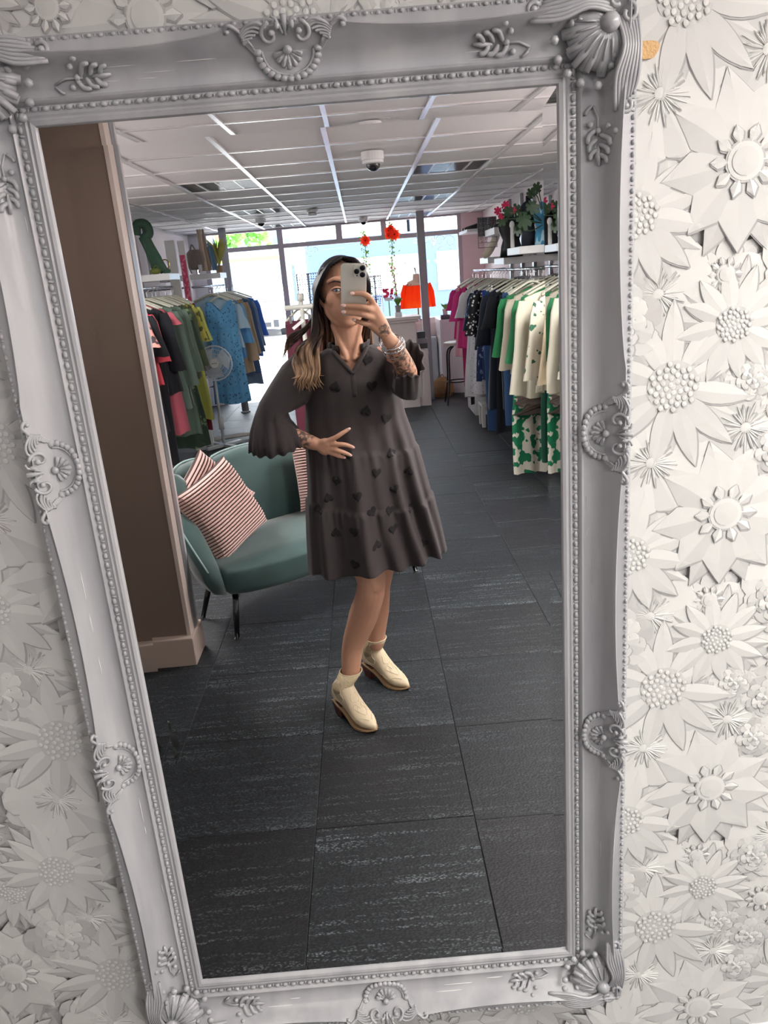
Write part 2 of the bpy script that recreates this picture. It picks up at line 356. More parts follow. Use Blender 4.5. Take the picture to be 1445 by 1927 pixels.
def wp_petal(b, cx, cz, ang, r0, L, Wd, kind, y, tl, td, curl=0.0):
    """two facets either side of the midrib, printed light and dark"""
    pts = petal_pts(kind, L - r0, Wd); ca, sa = cos(ang), sin(ang)
    def q(a, s_, yy): a += r0; aa = ang; return (cx + a * ca - s_ * sa, yy, cz + a * sa + s_ * ca)
    rib = [q(a, curl * sin(PI * a / L) * L, y + .0009) for a, w_ in pts]
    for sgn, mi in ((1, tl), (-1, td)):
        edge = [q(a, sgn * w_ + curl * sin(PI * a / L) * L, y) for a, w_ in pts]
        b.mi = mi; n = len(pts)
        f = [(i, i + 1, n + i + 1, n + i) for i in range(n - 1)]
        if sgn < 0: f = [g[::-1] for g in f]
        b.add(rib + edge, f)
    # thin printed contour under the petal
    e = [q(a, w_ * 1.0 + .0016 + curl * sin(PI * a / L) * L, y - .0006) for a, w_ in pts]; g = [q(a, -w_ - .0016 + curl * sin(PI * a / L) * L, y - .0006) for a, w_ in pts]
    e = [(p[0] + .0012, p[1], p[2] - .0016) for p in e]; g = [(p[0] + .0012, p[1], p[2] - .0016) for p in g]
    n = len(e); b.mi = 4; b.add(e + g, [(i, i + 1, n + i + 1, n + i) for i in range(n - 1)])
def wp_disc(b, cx, cz, r, y, mi, h=.0012, n=14):
    b.mi = mi; v = [(cx, y + h, cz)] + [(cx + r * cos(2 * PI * i / n), y, cz + r * sin(2 * PI * i / n)) for i in range(n)]
    b.add(v, [(0, 1 + i, 1 + (i + 1) % n) for i in range(n)])
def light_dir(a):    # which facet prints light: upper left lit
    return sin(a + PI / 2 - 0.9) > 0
def wp_flower(b, cx, cz, Rr, n, kind, y, centre, rot=0, tone=0, wid=None, rows=2):
    for row in range(rows, 0, -1):
        for i in range(n):
            a = rot + 2 * PI * (i + (row % 2) * .5) / n + random.uniform(-.07, .07)
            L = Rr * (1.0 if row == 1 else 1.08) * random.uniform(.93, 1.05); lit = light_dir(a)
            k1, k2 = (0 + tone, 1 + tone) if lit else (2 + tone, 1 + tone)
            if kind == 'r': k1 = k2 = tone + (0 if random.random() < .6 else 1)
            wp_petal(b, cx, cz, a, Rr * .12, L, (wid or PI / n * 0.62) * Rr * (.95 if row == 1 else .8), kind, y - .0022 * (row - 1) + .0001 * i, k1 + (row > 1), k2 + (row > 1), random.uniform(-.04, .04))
    if centre == 's':      # stamens
        for i in range(34):
            a = 2 * PI * i / 34 + random.uniform(-.1, .1); r = Rr * random.uniform(.28, .46)
            wp_petal(b, cx, cz, a, Rr * .06, r, Rr * .020, 'p', y + .0014 + .00002 * i, 5, 2)
        wp_disc(b, cx, cz, Rr * .09, y + .0024, 0, .0004)
    elif centre == 'd':    # domed disc with a pointed collar
        for i in range(10): wp_petal(b, cx, cz, 2 * PI * i / 10, Rr * .2, Rr * .42, Rr * .07, 'k', y + .003, 5, 2)
        wp_disc(b, cx, cz, Rr * .24, y + .0035, 3, .0004, 22); wp_disc(b, cx, cz, Rr * .215, y + .0040, 0, .0012, 22); wp_disc(b, cx, cz, Rr * .16, y + .0050, 1, .0008, 22)
    elif centre == 'b':    # pebbled middle
        wp_disc(b, cx, cz, Rr * .31, y + .0014, 2, .0006, 18)
        for i in range(44):
            a = i * 2.4; r = Rr * .29 * math.sqrt(i / 44); wp_disc(b, cx + r * cos(a) + .001, cz + r * sin(a) - .0012, Rr * .034, y + .0020 + .00003 * i, 3, .0002, 8); wp_disc(b, cx + r * cos(a), cz + r * sin(a), Rr * .030, y + .0022 + .00003 * i, 5 if i % 3 else 1, .0004, 8)
def wp_rose(b, cx, cz, Rr, y):
    for row in range(5):
        rr = Rr * (1 - row * .19); n = 6 - row // 2
        for i in range(n):
            a = 2 * PI * (i + row * .37) / n; L = rr * random.uniform(.9, 1.05); k = random.choice([0, 1, 1, 2])
            wp_petal(b, cx, cz, a, 0, L, rr * .42, 'r', y + .0012 * row + .0001 * i, k + (row < 2), k + (row < 2))
CELL = 0.5
def wp_cell():
    b = B(); F = []
    X, Y0 = 0.0, 0.0   # cell coordinates: wall x modulo .5, wall z modulo .5
    def fl(x, z, *a, **k): F.append((x, z, a, k))
    # leaves / backing flowers first, then the large blooms (x, z as on the wall right of the mirror)
    rs = random.Random(5)
    for i in range(46):
        fl(rs.uniform(0, .5), rs.uniform(0, .5), rs.uniform(.045, .075), rs.choice([5, 6, 8]), rs.choice(['p', 'k', 'p']), -.010 + .00004 * i, '', rot=rs.uniform(0, 6), tone=2, rows=1, wid=.42)
    for i in range(26):
        fl(rs.uniform(0, .5), rs.uniform(0, .5), rs.uniform(.030, .045), 5, 'p', -.0068 + .00004 * i, 'b', rot=rs.uniform(0, 6), tone=1, rows=2)
    fl(.39, 1.10, .12, 9, 'p', -.0045, 'b', rot=.3, tone=1, wid=.24)
    fl(.415, .745, .088, 9, 'r', .0012, 's', wid=.40); fl(.42, .990, .085, 8, 'r', -.0002, 's', rot=.5, wid=.44)
    fl(.556, .787, .090, 9, 'r', .0010, 's', rot=.2, tone=1, wid=.38)
    fl(.532, 1.155, .115, 9, 'k', .0028, 'd', rot=.1, wid=.27); fl(.445, .857, .125, 11, 'p', .0024, 'b', rot=.15, wid=.165)
    fl(.530, .940, .085, 12, 'p', .0026, 'b', rot=.4, wid=.19); fl(.515, 1.01, .060, 5, 'p', -.0014, 'd', rot=.8, wid=.40)
    fl(.385, 1.098, .105, 12, 'p', .0020, 'b', rot=.0, wid=.19); fl(.655, 1.04, .095, 8, 'r', .0002, 's', rot=.4, wid=.42)
    fl(.70, 1.20, .105, 11, 'p', -.0006, 'b', wid=.2); fl(.76, .88, .11, 9, 'k', -.0010, 'd', wid=.33); fl(.66, .72, .085, 10, 'r', -.0031, 's', wid=.36)
    fl(.80, 1.06, .08, 12, 'p', -.0012, 'b', wid=.19); fl(.64, .90, .07, 6, 'p', -.0016, 'd', wid=.4)
    out = []
    for x, z, a, k in F:
        random.seed(int(x * 1000) + int(z * 777)); s = B(); wp_flower(s, x % .5, z % .5, *a, **k); out.append((s, x % .5, z % .5, a[0]))
    random.seed(3)
    for x, z, r in ((.37, .95, .075), (.62, 1.00, .042), (.56, .86, .040), (.62, .82, .045), (.70, 1.0, .05), (.60, 1.25, .045)):
        s = B(); wp_rose(s, x % .5, z % .5, r, .0012); out.append((s, x % .5, z % .5, r))
    for s, x, z, r in out:
        b.v, base = b.v, len(b.v); b.v += s.v; b.f += [tuple(i + base for i in q) for q in s.f]; b.m += s.m
    return b
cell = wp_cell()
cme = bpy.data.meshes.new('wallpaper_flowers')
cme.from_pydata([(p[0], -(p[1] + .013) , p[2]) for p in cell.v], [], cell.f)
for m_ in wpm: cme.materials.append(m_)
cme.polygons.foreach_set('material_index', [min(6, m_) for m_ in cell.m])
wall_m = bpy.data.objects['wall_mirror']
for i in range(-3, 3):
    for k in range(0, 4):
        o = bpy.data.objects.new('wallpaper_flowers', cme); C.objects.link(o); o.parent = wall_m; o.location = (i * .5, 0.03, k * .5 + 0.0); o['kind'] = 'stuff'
# worn hole where the plaster shows, beside the frame's top corner
hb = B(); pts = [(.394 + .017 * cos(a) * (1 + .15 * sin(3 * a)), -.013, 1.797 + .013 * sin(a) * (1 + .2 * cos(2 * a))) for a in [i * PI / 8 for i in range(16)]]
hb.slab(pts, (0, 1, 0), .0025); part(hb, 'bare_plaster', mat('raw_plaster', (0.72, 0.46, 0.22), 0.9, bump=.5, bscale=300), wall_m, label='orange bare plaster patch')
part(B().ball((.379, -.012, 1.806), (.008, .004, .007)), 'dark_chip', mat('chip_grey', (.25, .23, .22), .9), wall_m)

# ================================================================ the big framed mirror
IX0, IX1, IZ0, IZ1 = -0.395, 0.275, 0.340, 1.762
paint = mat('grey_paint', (0.47, 0.47, 0.50), 0.32, coat=0.15)
N_, L_ = nodes(paint); bb = N_['Principled BSDF']
tc = N_.new('ShaderNodeTexCoord'); mp = N_.new('ShaderNodeMapping'); mp.inputs['Scale'].default_value = (18, 18, 3.0); L_.new(tc.outputs['Object'], mp.inputs[0])
nn = N_.new('ShaderNodeTexNoise'); nn.inputs['Scale'].default_value = 1; nn.inputs['Detail'].default_value = 3; L_.new(mp.outputs[0], nn.inputs[0])
rp = N_.new('ShaderNodeValToRGB'); rp.color_ramp.elements[0].position = .35; rp.color_ramp.elements[0].color = (.37, .375, .39, 1); rp.color_ramp.elements[1].position = .70; rp.color_ramp.elements[1].color = (.50, .51, .515, 1)
L_.new(nn.outputs[0], rp.inputs[0]); L_.new(rp.outputs[0], bb.inputs['Base Color'])
chalk = mat('rubbed_white', (0.82, 0.80, 0.78), 0.5)
mir = root('framed_mirror', (-.06, -0.03, IZ0), 'tall mirror with an ornate grey frame on the floral wallpaper', 'mirror')
# silvered glass with a bevelled border
silver = mat('silvered_glass', (0.93, 0.94, 0.94), 0.0, 1.0)
bw = .024; tz = bw * math.tan(R(1.5)); g = B()
o4 = [(IX0 - .004, tz, IZ0 - .004), (IX1 + .004, tz, IZ0 - .004), (IX1 + .004, tz, IZ1 + .004), (IX0 - .004, tz, IZ1 + .004)]
i4 = [(IX0 + bw, 0, IZ0 + bw * .5), (IX1 - bw * .8, 0, IZ0 + bw * .5), (IX1 - bw * .8, 0, IZ1 - bw * 1.1), (IX0 + bw, 0, IZ1 - bw * 1.1)]
b4 = [(p[0], -.006, p[2]) for p in o4]
g.loft([b4, o4, i4]); part(g, 'mirror_glass', silver, mir)
part(B().box(IX0 - .05, IX1 + .05, -.02, -.008, IZ0 - .05, IZ1 + .05), 'back_board', mat('board', (.2, .15, .1), .8), mir)
part(B().box(IX0 - .003, IX1 + .003, -.006, .0015, IZ0 - .008, IZ0 - .001).box(IX0 - .003, IX1 + .003, -.006, .0015, IZ1 + .001, IZ1 + .008).box(IX0 - .008, IX0 - .0005, -.006, .002, IZ0, IZ1).box(IX1 + .0005, IX1 + .008, -.006, .002, IZ0, IZ1), 'glass_gasket', black, mir)
# moulding profile: (distance out from the glass, height in front of it)
def profile(bow):
    r = .0835 - bow
    return [(0, -.005), (0, .0035), (.0015, .006), (.006, .0075), (.0075, .0055), (.010, .0050), (.0125, .0065), (.0140, .0050), (.0165, .0040), (.0240, .0040), (.0262, .0085), (.0285, .0105), (.0308, .0085), (.0325, .0065),
            (.040, .0070), (.052, .0100), (.0585, .0160), (.064, .0255), (r - .004, .0355), (r - .0015, .0395), (r, .0415), (r + .0018, .0400), (r + .0030, .0345), (.0860, .0335), (.0905, .0330), (.0940, .0290), (.0940, -.029)]
sides = [((IX0, IZ0), (0, 1), (-1, 0), IZ1 - IZ0, [.3383, .6916]), ((IX1, IZ0), (0, 1), (1, 0), IZ1 - IZ0, [.325, .680]), ((IX0, IZ0), (1, 0), (0, -1), IX1 - IX0, [.496]), ((IX0, IZ1), (1, 0), (0, 1), IX1 - IX0, [.494])]
for (ox, oz), (ax, az), (nx, nz), Ln, cs in sides:
    K = 96; rings = []; stops = [-.02] + cs + [1.02]
    for i in range(K + 1):
        t = i / K; bow = 0
        for a, e in zip(stops[:-1], stops[1:]):
            if a <= t <= e:
                m = .055 / Ln; u = min(1, max(0, (t - a - m) / (e - a - 2 * m))); bow = .002 + .011 * sin(PI * u) ** .7
        rings.append([(ox + ax * (-w_ + (Ln + 2 * w_) * t) + nx * w_, h, oz + az * (-w_ + (Ln + 2 * w_) * t) + nz * w_) for w_, h in profile(bow)])
    v = [p for r in rings for p in r]; n = len(rings[0]); s = B()
    fl = [(i * n + j, i * n + j + 1, (i + 1) * n + j + 1, (i + 1) * n + j) for i in range(K) for j in range(n - 1)]
    if (nx, nz) in ((1, 0), (0, -1)): fl = [q[::-1] for q in fl]
    s.add(v, fl); o = part(s, 'frame_rail', paint, mir, smooth=True)
    es = o.modifiers.new('es', 'EDGE_SPLIT'); es.split_angle = R(38)
    for wb, hb_, sp, sz in ((.0202, .0058, .0148, (.0050, .0030, .0033)), (.0888, .0342, .0145, (.0036, .0026, .0026))):
        bd = B(); L2 = Ln + 2 * wb; cnt = int(L2 / sp)
        for i in range(cnt):
            a = -wb + L2 * (i + .5) / cnt; rx, rz = (sz[0], sz[2]) if ax else (sz[2], sz[0])
            bd.ball((ox + ax * a + nx * wb, hb_, oz + az * a + nz * wb), (rx, sz[1], rz), 7, 5)
            a += sp * .5
            bd.ball((ox + ax * a + nx * wb, hb_ - .0012, oz + az * a + nz * wb), (rx * .35 if ax else rz * .9, sz[1] * .7, rz * .35 if az else rz * .9), 5, 4)
        q = part(bd, 'beading', paint, mir, smooth=True, kind='stuff')
# carved ornaments: local a along the rail, b outwards from the glass
surf = lambda b_: interp([p[0] for p in profile(.0)[12:20]], [p[1] for p in profile(.0)[12:20]], b_)
def place(bl, org, ea, eb):
    b = B(); v = [(org[0] + ea[0] * p[0] + eb[0] * p[1], p[2], org[1] + ea[1] * p[0] + eb[1] * p[1]) for p in bl.v]
    det = ea[0] * eb[1] - ea[1] * eb[0]
    b.add(v, [q if det < 0 else q[::-1] for q in bl.f]); return b
def T2(b, pts, r, n=6, lift=0.002):
    b.tube([(p[0], p[1], surf(p[1]) + lift + (p[2] if len(p) > 2 else 0)) for p in pts], r, n)
def spiral(b, cx, cy, r0, r1, a0, turns, rad, lift=.005, n=14):
    pts = []
    for i in range(n + 1):
        t = i / n; a = a0 + turns * 2 * PI * t; r = r0 + (r1 - r0) * t; pts.append((cx + r * cos(a), cy + r * sin(a)))
    T2(b, pts, [rad * (1 - .4 * i / n) for i in range(n + 1)], 6, lift); b.ball((pts[-1][0], pts[-1][1], surf(pts[-1][1]) + lift + .001), rad * 1.5, 7, 5)
def cartouche():
    b = B(); c0 = .058
    # scalloped rim towards the glass
    for i in range(15):
        a = PI + PI * i / 14; x, y = .033 * cos(a), c0 + .030 * sin(a)
        b.ball((x, y, surf(y) + .004), (.0050, .0045, .0042), 7, 5)
    T2(b, [(.0285 * cos(PI + PI * i / 14), c0 + .0255 * sin(PI + PI * i / 14)) for i in range(15)], .0016, 6, .0045)
    b.add([(0, c0, surf(c0) + .003)] + [(.031 * cos(PI + PI * i / 20), c0 + .028 * sin(PI + PI * i / 20), surf(c0 + .028 * sin(PI + PI * i / 20)) + .002) for i in range(21)], [(0, i + 2, i + 1) for i in range(20)])
    for a, L, w_ in [(PI * 1.5 + k * .42, .020 - abs(k) * .0012, .0030) for k in (-3, -2, -1, 0, 1, 2, 3)]:       # flower petals
        pts = [(r * cos(a), c0 + r * sin(a)) for r in (.004, .010, .015, L)]; T2(b, pts, [.0015, .0028, .0036, .0026], 6, .006)
        T2(b, [(pts[1][0], pts[1][1], .003), (pts[2][0], pts[2][1], .0035)], .0010, 5, .006)
    b.ball((0, c0 - .001, surf(c0) + .009), .0052, 9, 6)
    for s in (-1, 1):
        spiral(b, s * .017, .071, .011, .003, PI * .5, s * -.85, .0026, .006)
        for k in range(6):      # striated acanthus leaf sweeping along the rail
            t = k / 5; pts = [(s * (.020 + .004 * k), .078 - .002 * k), (s * (.030 + .003 * k), .083 - .0035 * k), (s * (.042 + .001 * k), .080 - .003 * k), (s * (.050 - .001 * k), .074 - .002 * k)]
            T2(b, bez(pts, 4), .0019, 5, .005)
        for k in range(4):
            pts = [(s * (.028 + .003 * k), .050 + .004 * k), (s * (.036 + .002 * k), .056 + .004 * k), (s * .046, .066 + .003 * k)]; T2(b, bez(pts, 3), .0016, 5, .004)
        T2(b, bez([(s * .048, .076), (s * .058, .082), (s * .064, .080), (s * .063, .075)], 4), .0026, 6, .004); b.ball((s * .062, .0765, surf(.0765) + .005), .0035, 7, 5)
        b.ball((s * .008, .080, surf(.08) + .006), (.003, .006, .003), 7, 5); T2(b, [(s * .003, .072), (s * .009, .086), (s * .014, .088)], .0018, 5, .006)
    T2(b, [(0, .070), (0, .090)], [.002, .004], 6, .005)
    for s in (-1, 1): T2(b, bez([(0, .026), (s * .005, .030), (s * .010, .027)], 3), .0022, 5, .005)
    return b
def corner():      # local a, b both run outwards from the glass corner
    b = B(); hh = .034
    def T(pts, r, n=6, h=hh): b.tube([(p[0], p[1], h + (p[2] if len(p) > 2 else 0)) for p in pts], r, n)
    for k in range(13):     # leafy ground between the arms
        a = PI * 1.25 + (k - 6) * .215; Lf = .052 + .006 * (k % 2); b.tube([(.060 + r * cos(a), .060 + r * sin(a), z) for r, z in ((.0, .030), (.020, .029), (.038, .024), (Lf, .014 + .0012 * abs(k - 6)))], [.006, .0085, .0095, .0060], 8, flat=.8)
    b.ball((.058, .058, hh + .003), (.012, .012, .010), 14, 8)
    for k in range(7):      # shell lobes pointing at the glass
        a = PI * 1.25 + (k - 3) * .30; L = .060 - abs(k - 3) * .004
        T([(.058 + r * cos(a), .058 + r * sin(a), -.001 * j * 4 ) for j, r in enumerate((.014, .026, .040, L))], [.002, .0040, .0055, .0042], 7)
        T([(.058 + r * cos(a), .058 + r * sin(a), .004 - .003 * j) for j, r in enumerate((.018, .03, .042))], .0014, 5)
    for k in range(9):
        a = PI * 1.25 + (k - 4) * .30; b.ball((.058 + .068 * cos(a), .058 + .068 * sin(a), .016 if abs(k - 4) < 2 else .026), (.006, .006, .005), 7, 5)
    for sw in (0, 1):       # two acanthus arms with rolled ends
        def S(p): return (p[1], p[0]) + tuple(p[2:]) if sw else p
        for k in range(7):
            pts = bez([(.064, .068 + .004 * k, 0), (.030, .074 + .0032 * k, .008), (-.004, .064 + .0046 * k, .006), (-.040 + .003 * k, .066 + .0036 * k, -.002)], 4)
            T([S(tuple(p)) for p in pts], .0028, 6)
        pts = [(-.036 + .009 * cos(a) * (1 - i / 16), .078 + .009 * sin(a) * (1 - i / 16), 0) for i, a in enumerate([PI * .2 + j * .5 for j in range(12)])]
        T([S(p) for p in pts], .0030, 6); c = S((-.036, .078)); b.ball((c[0], c[1], hh + .002), .0045, 8, 5)
        pts = [(.066 + .012 * cos(a) * (1 - i / 18), .080 + .011 * sin(a) * (1 - i / 18), .004) for i, a in enumerate([j * .48 for j in range(12)])]
        T([S(p) for p in pts], .0030, 6)
        for k in range(4): c = S((.012 + .010 * k, .062 + .003 * (k % 2))); b.ball((c[0], c[1], .028), (.0045, .0045, .005), 7, 5)
        for k in range(5):
            a = .35 + k * .16; T([(.076 + r * cos(a if not sw else PI / 2 - a), .076 + r * sin(a if not sw else PI / 2 - a)) for r in (0, .008, .014)], [.0016, .0026, .0014], 5)
    b.ball((.082, .082, hh + .002), .006, 9, 6)
    return b
def sprig():       # leaf sprig, stem end at a = -.03, tip at +.036, b measured from the middle of the cove
    b = B(); y0 = .050
    T2(b, [(-.036, y0 - .006), (-.022, y0), (0, y0)], .0017, 5, .003); T2(b, [(-.036, y0 - .008), (-.030, y0 - .014), (-.026, y0 - .016)], .0020, 5, .003)
    for k in range(6):
        s = 1 if k % 2 else -1; x = -.008 + .006 * k; L = .017 - .001 * k
        T2(b, bez([(x, y0 + s * .001), (x + L * .4, y0 + s * L * .65), (x + L, y0 + s * L * .75)], 3), [.0018] + [.0034] * 5 + [.0020], 6, .004)
    T2(b, [(.012, y0), (.026, y0), (.036, y0 + .001)], [.002, .0036, .0018], 6, .004)
    for x, y in ((-.010, .010), (-.014, -.010), (-.002, .017), (-.006, .0)): b.ball((x, y0 + y, surf(y0 + y) + .005), (.0042, .0042, .0036), 7, 5)
    return b
ca, co_, sp_ = cartouche(), corner(), sprig()
ca2 = B(); ca2.v = [(p[0] * 1.13, p[1] + .002, p[2] + .001) for p in ca.v]; ca2.f = ca.f
for (x, z), ea, eb in (((IX0, 1.319), (0, 1), (-1, 0)), ((IX0, .822), (0, 1), (-1, 0)), ((IX1, 1.305), (0, 1), (1, 0)), ((IX1, .800), (0, 1), (1, 0)), ((-.064, IZ1), (1, 0), (0, 1)), ((-.063, IZ0), (1, 0), (0, -1))):
    part(place(ca2, (x, z), ea, eb), 'carved_cartouche', paint, mir, smooth=True)
for x, z, sx, sz in ((IX0, IZ0, -1, -1), (IX1, IZ0, 1, -1), (IX0, IZ1, -1, 1), (IX1, IZ1, 1, 1)):
    part(place(co_, (x, z), (sx, 0), (0, sz)), 'carved_corner', paint, mir, smooth=True)
    part(place(sp_, (x - sx * .072, z), (-sx, 0), (0, sz)), 'leaf_sprig', paint, mir, smooth=True)
    part(place(sp_, (x, z - sz * .065), (0, -sz), (sx, 0)), 'leaf_sprig', paint, mir, smooth=True)
# rubbed-through white streaks on the mouldings
ch = B(); random.seed(8)
for (ox, oz), (ax, az), (nx, nz), Ln, cs in sides:
    for i in range(9):
        a = random.uniform(.08, .92) * Ln; 
        if any(abs(a / Ln - c) * Ln < .09 for c in cs): continue
        L2 = random.uniform(.015, .05); w_ = random.choice([.036, .044, .050, .058])
        pts = [(ox + ax * (a + L2 * (t - .5)) + nx * w_, surf(w_) + .0002, oz + az * (a + L2 * (t - .5)) + nz * w_) for t in (0, .3, .7, 1)]
        ch.tube(pts, [.0002, .0010, .0013, .0002], 5, flat=.35)
part(ch, 'paint_rub', chalk, mir, kind='stuff')

# ================================================================ shop front, street
def hx(h):
    h = h.lstrip('#'); c = [int(h[i:i + 2], 16) / 255 for i in (0, 2, 4)]
    return tuple(x / 12.92 if x < .04045 else ((x + .055) / 1.055) ** 2.4 for x in c)
alum = mat('frame_grey_paint', hx('#b3a9ae'), 0.4)
glass = glass_mat()
win = struct(B().box(XL, XR, DW, DW + .06, CZ - .02, CZ + .08), 'window_1', alum)
fr = B(); part(B().box(XL, XR, DW, DW + .07, 1.955, 2.01), 'transom', alum, win)
for x, z0, z1, wd in ((-.975, 0, CZ, .07), (-.21, 1.98, CZ, .08), (.37, 1.98, CZ, .07), (1.35, .9, CZ, .05), (-1.95, 0, CZ, .06), (.0, 0, .9, .02)):
    if wd > .03: part(B().box(x - wd / 2, x + wd / 2, DW - .01, DW + .06, z0, z1), 'mullion', alum, win)
part(B().box(-.94, XR, DW, DW + .08, .86, .93), 'window_sill', white, win)
for x0, x1, z0, z1 in ((-1.92, -1.01, .02, 1.955), (-.94, 1.325, .93, 1.955), (-1.92, -1.01, 2.01, CZ), (-.94, -.25, 2.01, CZ), (-.17, .335, 2.01, CZ), (.405, 1.325, 2.01, CZ)):
    part(B().box(x0, x1, DW + .03, DW + .034, z0, z1), 'pane', glass, win)
struct(B().box(-.94, XR, DW, DW + .1, 0, .86), 'wall_window', plaster)
struct(B().box(1.375, XR, DW - .03, DW, 0, CZ), 'trim_1', mat('reveal_pink', hx('#e3c9cb'), .7))
struct(B().box(XL, -1.98, DW - .03, DW, 0, CZ), 'trim_2', plaster)
# white scroll film on the glass corners
scr = B()
def scroll(b, x, z, s, mx, mz):
    for cx, cz, r, a0, tn in ((0, 0, .085, .3, 1.4), (.13, .02, .07, 2.6, -1.3), (.02, -.15, .06, 1.8, 1.3), (.22, -.02, .05, .5, 1.2), (.12, -.10, .045, 2.2, -1.3), (.0, -.27, .05, 1.2, 1.2), (.30, .03, .04, 2.2, -1.2), (.05, -.36, .035, .5, 1.2), (.22, .06, .035, 1, 1.1), (.09, -.21, .03, 3, 1.1)):
        pts = []
        for i in range(20):
            t = i / 19; a = a0 + tn * 2 * PI * t; rr = r * (1 - .85 * t); pts.append((x + mx * s * (cx + rr * cos(a)), DW + .024, z + mz * s * (cz + rr * sin(a))))
        b.tube(pts, [.006 * s * (1.3 - .7 * i / 19) for i in range(20)], 5, flat=.4)
scroll(scr, -.82, 1.87, .95, 1, 1); scroll(scr, 1.22, 1.87, 1.0, -1, 1)
film = translucent(mat('white_film', (.85, .84, .80), .8), (.9, .9, .87), .5)
part(scr, 'scroll_decal', film, win)
# shop sign lettering on the glass, read from the street, and the row of round stickers
def disc(b, c, r, n=24, t=.003): return b.slab([(c[0] + r * cos(2 * PI * i / n), c[1], c[2] + r * sin(2 * PI * i / n)) for i in range(n)], (0, 1, 0), t)
for x, z, r in ((-.06, 1.60, .12), (.20, 1.60, .115), (.46, 1.61, .10)):
    b = B(); disc(b, (x, DW + .026, z), r); part(b, 'round_sticker', film, win)
for k, x in enumerate((.60, .70, .80, .90, 1.0)):
    b = B(); b.slab([(x, DW + .026, 1.66), (x + .05, DW + .026, 1.66), (x + .03, DW + .026, 1.60)], (0, 1, 0), .003); part(b, 'sticker_flag', film, win)
# street
struct(B().box(-30, 30, DW + .08, 60, -.16, -.10), 'ground', mat('pale_paving', (.62, .60, .57), .9, var=.1))
far_w = mat('render_cream', (.75, .71, .64), .9); far_b = mat('render_blue', (.30, .36, .46), .8)
def house(x0, x1, d, h, m, label, g='buildings across the street', sign=None):
    t = root('building', ((x0 + x1) / 2, d, -.1), label, 'building')
    part(B().box(x0, x1, d, d + 4, -.1, h), 'wall', m, t)
    n = max(1, int((x1 - x0) / 1.8)); wn = mat('far_window', (.10, .13, .18), .15)
    for k in range(n):
        cx = x0 + (x1 - x0) * (k + .5) / n
        for z in (3.6, 6.2):
            if z + 1.5 < h: part(B().box(cx - .45, cx + .45, d - .03, d + .02, z, z + 1.4), 'window', wn, t)
        part(B().box(cx - .6, cx + .6, d - .03, d + .02, .4, 2.4), 'shop_window', wn, t)
    part(B().box(x0 + .1, x1 - .1, d - .12, d, 2.6, 3.1), 'fascia', mat(sign or 'fascia_white', hx('#d8d8d2') if not sign else hx(sign), .6), t)
house(-18, -11.2, 45, 8, far_w, 'cream building at the far left end of the street'); house(-11.1, -7.4, 45, 7.6, mat('brick_red', hx('#a8604f'), .9), 'red brick shop across the street with dark windows', sign='#c03a30')
house(-7.3, -3.2, 45, 8.4, far_b, 'blue grey building across the street beyond the door')
house(-1.9, 1.6, 24, 7.5, mat('render_white', (.8, .8, .78), .9), 'white rendered building across the street behind the mannequins'); house(1.7, 9.0, 24, 8.0, far_b, 'dark blue fronted shop across the street on the right')
# white car (front towards the shop door)
def car(x, d, label):
    t = root('car', (x, d, -.1), label, 'car'); s = B()
    prof = [(0, .25, .82), (.02, .62, .90), (.35, .86, .92), (.95, 1.0, .88), (1.5, 1.52, .72), (2.0, 1.66, .70), (3.3, 1.62, .70), (4.1, 1.05, .85), (4.3, .3, .86)]
    rings = []
    for a, z, hw in prof:
        zz = z - .1; rings.append([(x - hw, d + a, .15), (x - hw - .03, d + a, .15 + (zz - .15) * .55), (x - hw * .92, d + a, zz - .03), (x - hw * .6, d + a, zz), (x + hw * .6, d + a, zz), (x + hw * .92, d + a, zz - .03), (x + hw + .03, d + a, .15 + (zz - .15) * .55), (x + hw, d + a, .15)])
    s.loft(rings); o = part(s, 'body', mat('car_white', (.34, .34, .35), .25, coat=.6), t, smooth=True, bevel=.02)
    w_ = B(); w_.add([(x - .72, d + .98, .96), (x + .72, d + .98, .96), (x + .62, d + 1.46, 1.40), (x - .62, d + 1.46, 1.40)], [(0, 1, 2, 3)]); part(w_, 'windscreen', mat('car_glass', (.16, .18, .20), .1), t)
    part(B().box(x - .5, x + .5, d - .03, d + .05, .22, .36), 'grille', black, t); part(B().box(x - .3, x + .3, d - .05, d, .38, .48), 'number_plate', mat('plate', (.8, .8, .75), .5), t)
    for q in (-1, 1):
        part(B().ball((x + q * .68, d + .06, .58), (.17, .08, .08), 12, 8), 'headlamp', mat('lamp_lens', (.5, .5, .52), .1), t, smooth=True)
        part(B().box(x + q * .66 - .08, x + q * .66 + .08, d - .04, d + .02, .2, .42), 'fog_vent', black, t)
        for a in (.8, 3.4):
            wb = B(); wb.tube([(x + q * .72, d + a, .24), (x + q * .93, d + a, .24)], .34, 24); wh = part(wb, 'wheel', mat('tyre', (.02, .02, .02), .8), t)
            hb2 = B(); hb2.tube([(x + q * .92, d + a, .24), (x + q * .945, d + a, .24)], .2, 16); part(hb2, 'hub_cap', steel, wh, org=t['org'])
        part(B().ball((x + q * 1.02, d + 1.25, .95), (.12, .08, .08), 10, 6), 'wing_mirror', mat('car_white', (.8,)*3, .2), t, smooth=True)
    return t
car(-3.35, 23.6, 'white car facing the shop door in bright sun')
